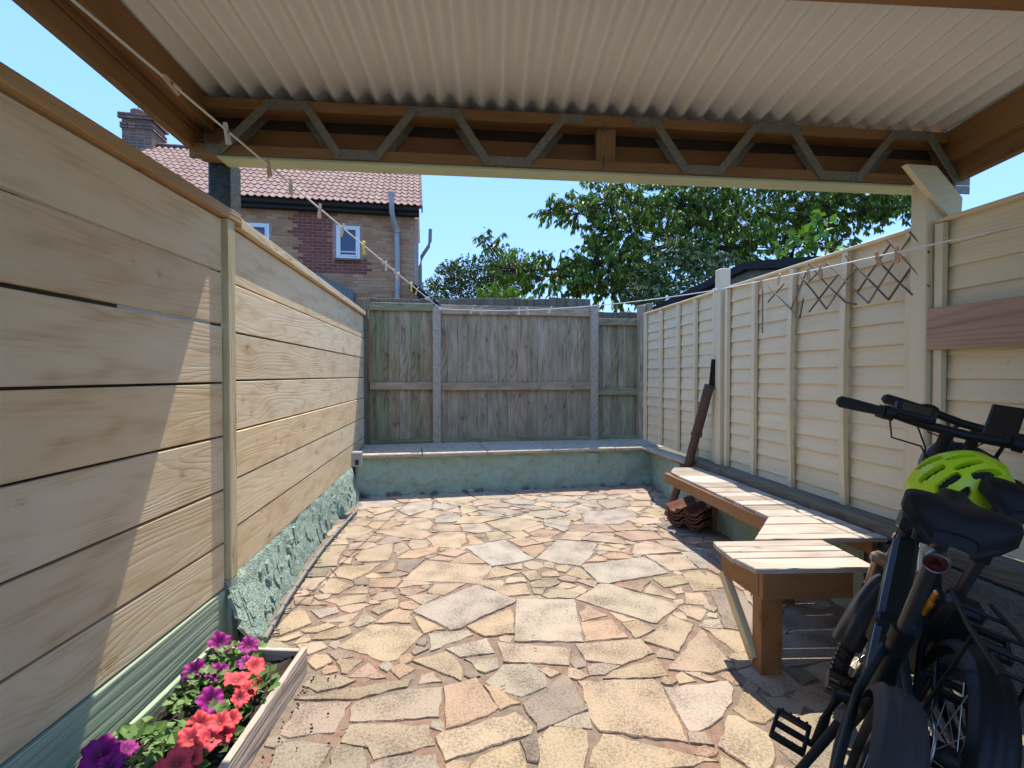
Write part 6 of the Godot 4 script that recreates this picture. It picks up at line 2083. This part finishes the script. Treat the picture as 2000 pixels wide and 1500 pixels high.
	for q in [[776, 590, 0.10], [776, 520, 0.10], [775, 462, 0.10], [774, 445, 0.12], [768, 428, 0.26], [765.5, 415, 0.34], [764.5, 395, 0.36], [764, 377, 0.36]]: path.append(hp.call(q[0], q[1], q[2]))
	path[0].y = 2.0
	tubes(h, "soil_pipe", path, 0.062, mats.pipe_house, 12)
	for q in [[776, 563, 0.10], [775.6, 452, 0.10], [764.5, 378, 0.36]]:
		var p: Vector3 = hp.call(q[0], q[1], q[2])
		tubes(h, "pipe_collar", [p - Vector3.UP * 0.03, p + Vector3.UP * 0.03], 0.072, mats.pipe_house, 12)
	tubes(h, "side_pipe", [Vector3(0.13, 2.0, -0.5), Vector3(0.13, 3.95, -0.5), Vector3(0.17, 4.2, -0.45), Vector3(0.33, 4.42, -0.3), Vector3(0.37, 4.55, -0.28), Vector3(0.38, 4.85, -0.28)], 0.045, mats.pipe_dark, 10)
	# lean-to roofs at the foot
	var gle := Geo.new()
	var l0: Vector3 = hp.call(600, 530, 0.0)
	var l1: Vector3 = hp.call(695, 574, 0.0)
	gle.prism([l0, l1, Vector3(l1.x, l1.y - 0.25, l1.z), Vector3(l0.x, l0.y - 0.25, l0.z)], Vector3(0, 0, 0.5))
	part("lean_to_roof", gle.mesh(), mats.lead, h)
	var gl2 := Geo.new()
	var m0: Vector3 = hp.call(806, 552, 0.25)
	var m1: Vector3 = hp.call(858, 592, 0.25)
	gl2.prism([m0, m1, m1 - Vector3.UP * 0.22, m0 - Vector3.UP * 0.18], Vector3(0, 0, -1.5))
	part("porch_roof", gl2.mesh(), mats.felt, h)
	tubes(h, "porch_gutter", [m0 + Vector3(-0.02, -0.06, 0.05), m0 + Vector3(-0.02, -0.06, -1.4)], 0.07, mats.lead, 10)

func shed() -> void:
	var s := thing("shed", "garden shed with black felt roof standing behind the cream fence", "shed")
	var a := Vector3(2.36, 2.20, -7.5)
	var b := Vector3(2.76, 2.44, -5.5)
	var c := Vector3(2.90, 2.26, -4.45)
	var dx := Vector3(2.4, 0, 0)
	for q in [[a, b], [b, c]]:
		var g := Geo.new()
		g.prism([q[0], q[1], q[1] + dx, q[0] + dx], Vector3(0, -0.085, 0), Vector2(0.6, 0.6))
		part("felt_roof", g.mesh(), mats.felt, s)
	var gw := Geo.new()
	gw.prism([a + Vector3(0.1, -0.09, 0.15), b + Vector3(0.06, -0.09, 0), c + Vector3(0.05, -0.09, -0.1), Vector3(c.x + 0.05, 0, c.z - 0.1), Vector3(a.x + 0.1, 0, a.z + 0.15)], Vector3(2.2, 0, 0), Vector2(0.8, 0.8))
	part("wall", gw.mesh(), mats.grey_dark, s)

# crown blobs are [px, py, depth, radius across, radius up, radius deep, clusters]
func tree(called: String, label: String, cat: String, base: Vector3, limbs: Array, blobs: Array, spec: Dictionary) -> void:
	var o := thing(called, label, cat, base, spec.get("group", ""))
	if limbs.size() > 0:
		var g := Geo.new()
		for l in limbs:
			var path := []
			for p in l[0]: path.append(p - base)
			g.tube(path, l[1], 9, Color.WHITE, Vector2(0.4, 0.4))
		part("trunk", g.mesh(), mats.bark, o)
	var f := Geo.new()
	var tw := Geo.new()
	for b in blobs:
		var c := at_z(b[0], b[1], -b[2])
		for k in b[6]:
			var v := Vector3(rng.randfn(0, 0.5), rng.randfn(0, 0.5), rng.randfn(0, 0.5))
			if v.length() > 1.0: v = v.normalized() * rnd(0.8, 1.0)
			var p := c + Vector3(v.x * b[3], v.y * b[4], v.z * b[5]) - base
			var out := Vector3(v.x, v.y * 0.6 + 0.1, v.z).normalized()
			var nl: int = spec.leaves
			var tone := rnd(0.65, 1.35)
			var tip: Vector3 = p + out * spec.twig
			if rng.randf() < spec.get("twigs", 0.5):
				tw.tube([p - out * spec.twig * 1.2, p, tip], [0.008, 0.006, 0.003], 4)
			for m in nl:
				var q := p.lerp(tip, rng.randf()) 
				var d: Vector3 = (Vector3(rnd(-1, 1), rnd(-1, 1), rnd(-1, 1)) * spec.wild + out * 0.35 + Vector3.DOWN * spec.droop).normalized()
				var cc: Color = spec.col[rng.randi() % spec.col.size()]
				var vv := tone * rnd(0.75, 1.25)
				leaf(f, q, d, rnd(0.75, 1.2) * spec.len, spec.wid * rnd(0.8, 1.2), Color(cc.r * vv, cc.g * vv, cc.b * vv), Vector3(rnd(-1, 1), 1.0, rnd(-1, 1)))
	part("crown", f.mesh(), mats.leaf, o)
	if tw.v.size() > 0: part("twigs", tw.mesh(), mats.bark, o).set_meta("kind", "stuff")
	if spec.has("flowers"):
		var gf := Geo.new()
		for b in spec.flowers:
			var c := at_z(b[0], b[1], -b[2]) - base
			for k in b[4]:
				var v: Vector3 = Vector3(rng.randfn(0, 0.5), rng.randfn(0, 0.5), rng.randfn(0, 0.5)) * b[3]
				for m in 3: leaf(gf, c + v, Vector3(rnd(-1, 1), rnd(-0.2, 1), rnd(-1, 1)).normalized(), 0.022, 0.008, Color(0.62, 0.52, 0.30) * rnd(0.7, 1.1))
		part("blossom", gf.mesh(), mats.leaf, o)
func greenery() -> void:
	var cherry := [Color(0.12, 0.19, 0.025), Color(0.16, 0.24, 0.032), Color(0.085, 0.14, 0.022), Color(0.21, 0.28, 0.04)]
	var b0 := at_z(1545, 560, -9.6)
	var base := Vector3(b0.x, -0.06, b0.z)
	var P := func(px: float, py: float, z: float) -> Vector3: return at_z(px, py, -z)
	var limbs := [
		[[base, P.call(1540, 600, 9.6), P.call(1537, 520, 9.6), P.call(1560, 462, 9.5), P.call(1600, 420, 9.4), P.call(1660, 370, 9.3), P.call(1700, 250, 9.3)], [0.16, 0.13, 0.115, 0.09, 0.07, 0.05, 0.03]],
		[[P.call(1537, 520, 9.6), P.call(1500, 455, 9.6), P.call(1440, 410, 9.5), P.call(1330, 400, 9.3), P.call(1220, 395, 9.0), P.call(1110, 405, 8.8)], [0.085, 0.07, 0.055, 0.04, 0.025, 0.012]],
		[[P.call(1537, 540, 9.6), P.call(1440, 490, 9.2), P.call(1340, 470, 8.9), P.call(1230, 500, 8.7), P.call(1110, 525, 8.5), P.call(985, 530, 8.4), P.call(955, 480, 8.4)], [0.07, 0.055, 0.045, 0.035, 0.025, 0.015, 0.008]],
		[[P.call(1440, 410, 9.5), P.call(1400, 300, 9.6), P.call(1370, 180, 9.6)], [0.055, 0.04, 0.02]],
		[[P.call(1345, 470, 8.9), P.call(1347, 400, 9.0), P.call(1352, 330, 9.0), P.call(1350, 240, 9.0)], [0.03, 0.026, 0.02, 0.01]],
		[[P.call(1600, 420, 9.4), P.call(1690, 420, 9.0), P.call(1790, 400, 8.8)], [0.05, 0.03, 0.012]]]
	var blobs := [[1480, 390, 9.3, 1.6, 0.75, 1.1, 420], [1330, 380, 9.0, 0.85, 0.65, 0.9, 260], [1230, 440, 8.7, 0.75, 0.6, 0.7, 260], [1130, 412, 8.6, 0.42, 0.22, 0.4, 60], [1075, 408, 8.6, 0.22, 0.11, 0.2, 20], [1180, 385, 8.8, 0.4, 0.3, 0.4, 70], [1190, 520, 8.5, 0.75, 0.40, 0.6, 190], [1080, 535, 8.4, 0.6, 0.28, 0.5, 130], [1000, 522, 8.4, 0.35, 0.2, 0.35, 55], [960, 478, 8.4, 0.16, 0.13, 0.15, 13], [1400, 470, 8.8, 1.0, 0.6, 0.8, 280], [1620, 395, 9.0, 0.95, 0.5, 0.8, 220], [1730, 400, 8.8, 0.7, 0.34, 0.6, 120], [1790, 380, 8.8, 0.35, 0.3, 0.4, 45], [1590, 470, 9.4, 0.8, 0.3, 0.7, 80], [1450, 220, 9.5, 2.2, 1.1, 1.5, 330], [1690, 260, 9.3, 1.0, 0.9, 1.0, 160], [1200, 560, 8.4, 0.9, 0.25, 0.5, 110], [1400, 440, 10.4, 1.9, 0.75, 0.5, 230], [1620, 430, 10.4, 1.2, 0.45, 0.5, 90], [1250, 530, 9.6, 1.0, 0.45, 0.4, 110]]
	tree("cherry_tree", "cherry tree with long drooping glossy leaves spreading behind the back fence", "tree", base, limbs, blobs, {"leaves": 11, "twig": 0.16, "wild": 0.45, "droop": 0.75, "len": 0.118, "wid": 0.022, "col": cherry, "twigs": 0.55})
	tree("laurel_shrub", "dark green rounded evergreen bush behind the back fence near the house", "shrub", at_z(930, 733, -14.0) * Vector3(1, 0, 1), [], [[930, 560, 14.0, 1.25, 0.75, 1.0, 900], [985, 535, 14.2, 0.8, 0.75, 0.8, 450], [890, 545, 14.0, 0.55, 0.5, 0.6, 200], [950, 640, 14.0, 1.6, 1.4, 1.0, 500]], {"leaves": 6, "twig": 0.10, "wild": 0.9, "droop": -0.25, "len": 0.085, "wid": 0.022, "col": [Color(0.055, 0.09, 0.03), Color(0.08, 0.12, 0.04), Color(0.12, 0.15, 0.05)], "twigs": 0.05})
	tree("lime_shrub", "small yellow green shrub just above the back fence", "shrub", at_z(970, 733, -10.5) * Vector3(1, 0, 1), [], [[972, 578, 10.5, 0.42, 0.22, 0.35, 200], [1010, 590, 10.5, 0.4, 0.2, 0.3, 120], [980, 660, 10.5, 0.6, 0.7, 0.4, 120]], {"leaves": 7, "twig": 0.07, "wild": 0.9, "droop": -0.2, "len": 0.06, "wid": 0.018, "col": [Color(0.20, 0.30, 0.035), Color(0.16, 0.26, 0.03)], "twigs": 0.0})
	tree("pale_shrub", "pale green feathery bush beside the corner of the brick house", "shrub", at_z(845, 733, -16.0) * Vector3(1, 0, 1), [], [[842, 572, 16.0, 0.55, 0.32, 0.5, 220], [850, 640, 16.0, 0.8, 1.0, 0.5, 150]], {"leaves": 6, "twig": 0.1, "wild": 0.9, "droop": 0.0, "len": 0.08, "wid": 0.02, "col": [Color(0.15, 0.22, 0.06), Color(0.11, 0.18, 0.05)], "twigs": 0.0})
	tree("privet_shrub", "pale leaved flowering shrub with cream blossom behind the shed roof", "shrub", at_z(1310, 733, -8.3) * Vector3(1, 0, 1), [], [[1315, 530, 8.0, 0.62, 0.45, 0.35, 230], [1370, 500, 8.1, 0.35, 0.28, 0.3, 90], [1270, 575, 8.0, 0.45, 0.22, 0.3, 110], [1400, 525, 8.1, 0.35, 0.2, 0.3, 70], [1310, 640, 8.0, 0.8, 0.7, 0.4, 90]], {"leaves": 7, "twig": 0.09, "wild": 0.9, "droop": -0.1, "len": 0.07, "wid": 0.022, "col": [Color(0.17, 0.23, 0.09), Color(0.25, 0.30, 0.16), Color(0.10, 0.15, 0.05)], "twigs": 0.1, "flowers": [[1300, 478, 7.7, 0.14, 60], [1240, 565, 7.6, 0.14, 70], [1320, 470, 7.8, 0.1, 40], [1395, 520, 7.8, 0.1, 40], [1505, 490, 8.4, 0.12, 50]]})
	tree("hazel_shrub", "young hazel with large bright lime leaves above the shed roof", "shrub", at_z(1570, 733, -6.4) * Vector3(1, 0, 1), [[[at_z(1600, 733, -6.4) * Vector3(1, 0, 1), at_z(1590, 560, -6.4), at_z(1575, 470, -6.3), at_z(1620, 415, -6.2)], [0.02, 0.015, 0.01, 0.005]], [[at_z(1590, 560, -6.4), at_z(1555, 490, -6.3)], [0.01, 0.005]]], [[1552, 478, 6.2, 0.22, 0.10, 0.15, 7], [1580, 455, 6.2, 0.2, 0.13, 0.15, 8], [1610, 440, 6.2, 0.18, 0.12, 0.15, 7], [1600, 480, 6.3, 0.25, 0.1, 0.15, 6]], {"leaves": 4, "twig": 0.08, "wild": 0.7, "droop": 0.3, "len": 0.12, "wid": 0.045, "col": [Color(0.20, 0.34, 0.05), Color(0.14, 0.27, 0.06)], "twigs": 1.0})


func more_materials() -> void:
	mat("render_pale", lin(0.62, 0.58, 0.50), 0.9, T.plain)
	mat("bark_leg", lin(0.12, 0.07, 0.04), 0.7, T.grey)
	mats.bark_leg.albedo_color = lin(0.36, 0.24, 0.16)
	mat("rust", lin(0.115, 0.062, 0.042), 0.7, T.grit)
	mat("tile_dark", lin(0.22, 0.085, 0.05), 0.85, T.grit)
	mat("clear_grey", lin(0.45, 0.5, 0.5), 0.3)
	mat("willow", lin(0.19, 0.14, 0.105), 0.8, T.grit)
	mat("willow_pale", lin(0.34, 0.27, 0.20), 0.8, T.grit)
	mat("grey_pale", Color.WHITE, 0.85, T.bench)
	mat("leaf", Color.WHITE, 0.5, null, {"vc": true, "spec": 0.35, "back": lin(0.30, 0.40, 0.04)})
	mat("leaf_soft", Color.WHITE, 0.6, null, {"vc": true, "back": lin(0.10, 0.18, 0.03)})
	mat("petal", Color.WHITE, 0.65, null, {"vc": true, "back": lin(0.20, 0.03, 0.06)})
	mat("stem", lin(0.10, 0.17, 0.05), 0.7)
	mat("pipe_grey", lin(0.20, 0.20, 0.20), 0.55)
	mat("socket", lin(0.32, 0.33, 0.32), 0.5)
	mat("bark", lin(0.075, 0.058, 0.045), 0.95, T.grit)
	mat("chain", lin(0.10, 0.095, 0.09), 0.4, null, {"metal": 0.8})
	mat("navy_cloth", lin(0.010, 0.013, 0.030), 0.7, T.plain)
	mat("rim", lin(0.03, 0.03, 0.032), 0.35)
	mat("orange", lin(0.95, 0.28, 0.012), 0.25, null, {"coat": 0.6})
	mat("trim", lin(0.16, 0.17, 0.18), 0.3, null, {"metal": 0.6})
	mat("bronze", lin(0.30, 0.22, 0.16), 0.35, null, {"metal": 0.5})
	mat("seatpost", lin(0.05, 0.045, 0.04), 0.35, null, {"metal": 0.3})
	mat("bezel", lin(0.22, 0.21, 0.20), 0.25, null, {"metal": 0.8})
	mat("red_lens", lin(0.09, 0.006, 0.005), 0.2, null, {"coat": 0.8})
	mat("clamp", lin(0.12, 0.13, 0.15), 0.25, null, {"metal": 0.8})
	mat("screen", lin(0.035, 0.038, 0.026), 0.25)
	mat("screen_glass", lin(0.010, 0.010, 0.012), 0.12)
	mat("lime", lin(0.58, 0.80, 0.012), 0.38, null, {"coat": 0.25})
	mat("bike_green", lin(0.008, 0.014, 0.012), 0.5, null, {"spec": 0.4})
	mat("bike_blue", lin(0.006, 0.007, 0.014), 0.5, null, {"spec": 0.35})
	mat("guard", lin(0.045, 0.044, 0.043), 0.5, T.plain, {"nscale": 0.2, "spec": 0.35})
	mat("mortar_house", lin(0.56, 0.37, 0.27), 0.95, T.grit)
	mat("brick_side", lin(0.30, 0.17, 0.105), 0.9, T.grit)
	mat("brick_a", lin(0.64, 0.31, 0.16), 0.9, T.grit)
	mat("brick_b", lin(0.68, 0.36, 0.19), 0.9, T.grit)
	mat("brick_c", lin(0.58, 0.26, 0.13), 0.9, T.grit)
	mat("brick_d", lin(0.70, 0.41, 0.23), 0.9, T.grit)
	mat("brick_r", lin(0.36, 0.11, 0.075), 0.9, T.grit)
	mat("brick_r2", lin(0.30, 0.085, 0.065), 0.9, T.grit)
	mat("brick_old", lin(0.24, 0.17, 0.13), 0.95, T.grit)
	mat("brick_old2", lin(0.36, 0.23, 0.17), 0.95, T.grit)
	mat("upvc", lin(0.80, 0.80, 0.80), 0.35)
	mat("window_glass", lin(0.05, 0.08, 0.14), 0.06)
	mat("tile_a", lin(0.40, 0.225, 0.17), 0.8, T.grit)
	mat("tile_b", lin(0.44, 0.265, 0.205), 0.8, T.grit)
	mat("tile_c", lin(0.36, 0.19, 0.145), 0.8, T.grit)
	mat("tile_d", lin(0.40, 0.25, 0.205), 0.8, T.grit)
	mat("tile_ridge", lin(0.15, 0.085, 0.06), 0.9, T.grit)
	mat("pale_strip", lin(0.55, 0.42, 0.34), 0.9, T.grit)
	mat("pot", lin(0.34, 0.17, 0.11), 0.85, T.grit)
	mat("lead", lin(0.20, 0.215, 0.225), 0.6, T.grit)
	mat("pipe_house", lin(0.36, 0.345, 0.33), 0.5)
	mat("pipe_dark", lin(0.26, 0.25, 0.24), 0.5)
	mat("felt", lin(0.022, 0.022, 0.024), 0.95, T.grit)
	mat("earth", lin(0.10, 0.10, 0.05), 1.0, T.grit, {"tri": 0.7})

func _ready() -> void:
	rng.seed = 20240
	# camera
	var cam := Camera3D.new()
	cam.name = "camera"
	add_child(cam)
	view = Basis(Vector3.UP, -atan(0.040)) * Basis(Vector3.RIGHT, -atan(0.017))
	cam.transform = Transform3D(view, EYE)
	cam.fov = rad_to_deg(2.0 * atan(0.75))
	cam.near = 0.05
	cam.far = 400.0
	cam.current = true
	# sky and exposure
	var env := Environment.new()
	env.background_mode = Environment.BG_SKY
	var sm := ProceduralSkyMaterial.new()
	sm.sky_top_color = Color(0.43, 0.60, 0.87)
	sm.sky_horizon_color = Color(0.59, 0.74, 0.90)
	sm.sky_curve = 0.16
	sm.ground_bottom_color = Color(0.25, 0.24, 0.2)
	sm.ground_horizon_color = Color(0.5, 0.6, 0.65)
	sm.sun_angle_max = 10.0
	var sky := Sky.new()
	sky.sky_material = sm
	env.sky = sky
	env.background_energy_multiplier = 0.95
	env.tonemap_mode = Environment.TONE_MAPPER_LINEAR
	env.tonemap_exposure = 2.5
	env.sdfgi_enabled = true
	env.ssao_enabled = true
	env.ssil_enabled = true
	var we := WorldEnvironment.new()
	we.name = "world"
	we.environment = env
	add_child(we)
	# midday sun, high behind the back fence
	var sun := DirectionalLight3D.new()
	sun.name = "sun"
	sun.light_color = Color(1.0, 0.955, 0.88)
	sun.light_energy = 0.95
	sun.light_angular_distance = 0.4
	sun.shadow_enabled = true
	add_child(sun)
	sun.look_at_from_position(Vector3(0, 10, 0), Vector3(0, 10, 0) + Vector3(-0.095, -1.0, 0.47), Vector3.FORWARD)

	make_textures()
	make_materials()
	more_materials()
	# setting
	var gg := Geo.new()
	gg.poly([Vector3(-150, -0.06, 150), Vector3(150, -0.06, 150), Vector3(150, -0.06, -150), Vector3(-150, -0.06, -150)], [Vector2.ZERO, Vector2.RIGHT, Vector2.ONE, Vector2.DOWN], Vector3(0, -5, 0))
	var gr := part("ground", gg.mesh(), mats.earth, self)
	gr.set_meta("kind", "structure")
	paving()
	left_fence()
	left_wall()
	back_wall()
	right_wall()
	back_fence()
	right_fence()
	canopy()
	house()
	shed()
	greenery()
	bench()
	bikes()
	planter()
	services()
	trellis()
	washing_line()
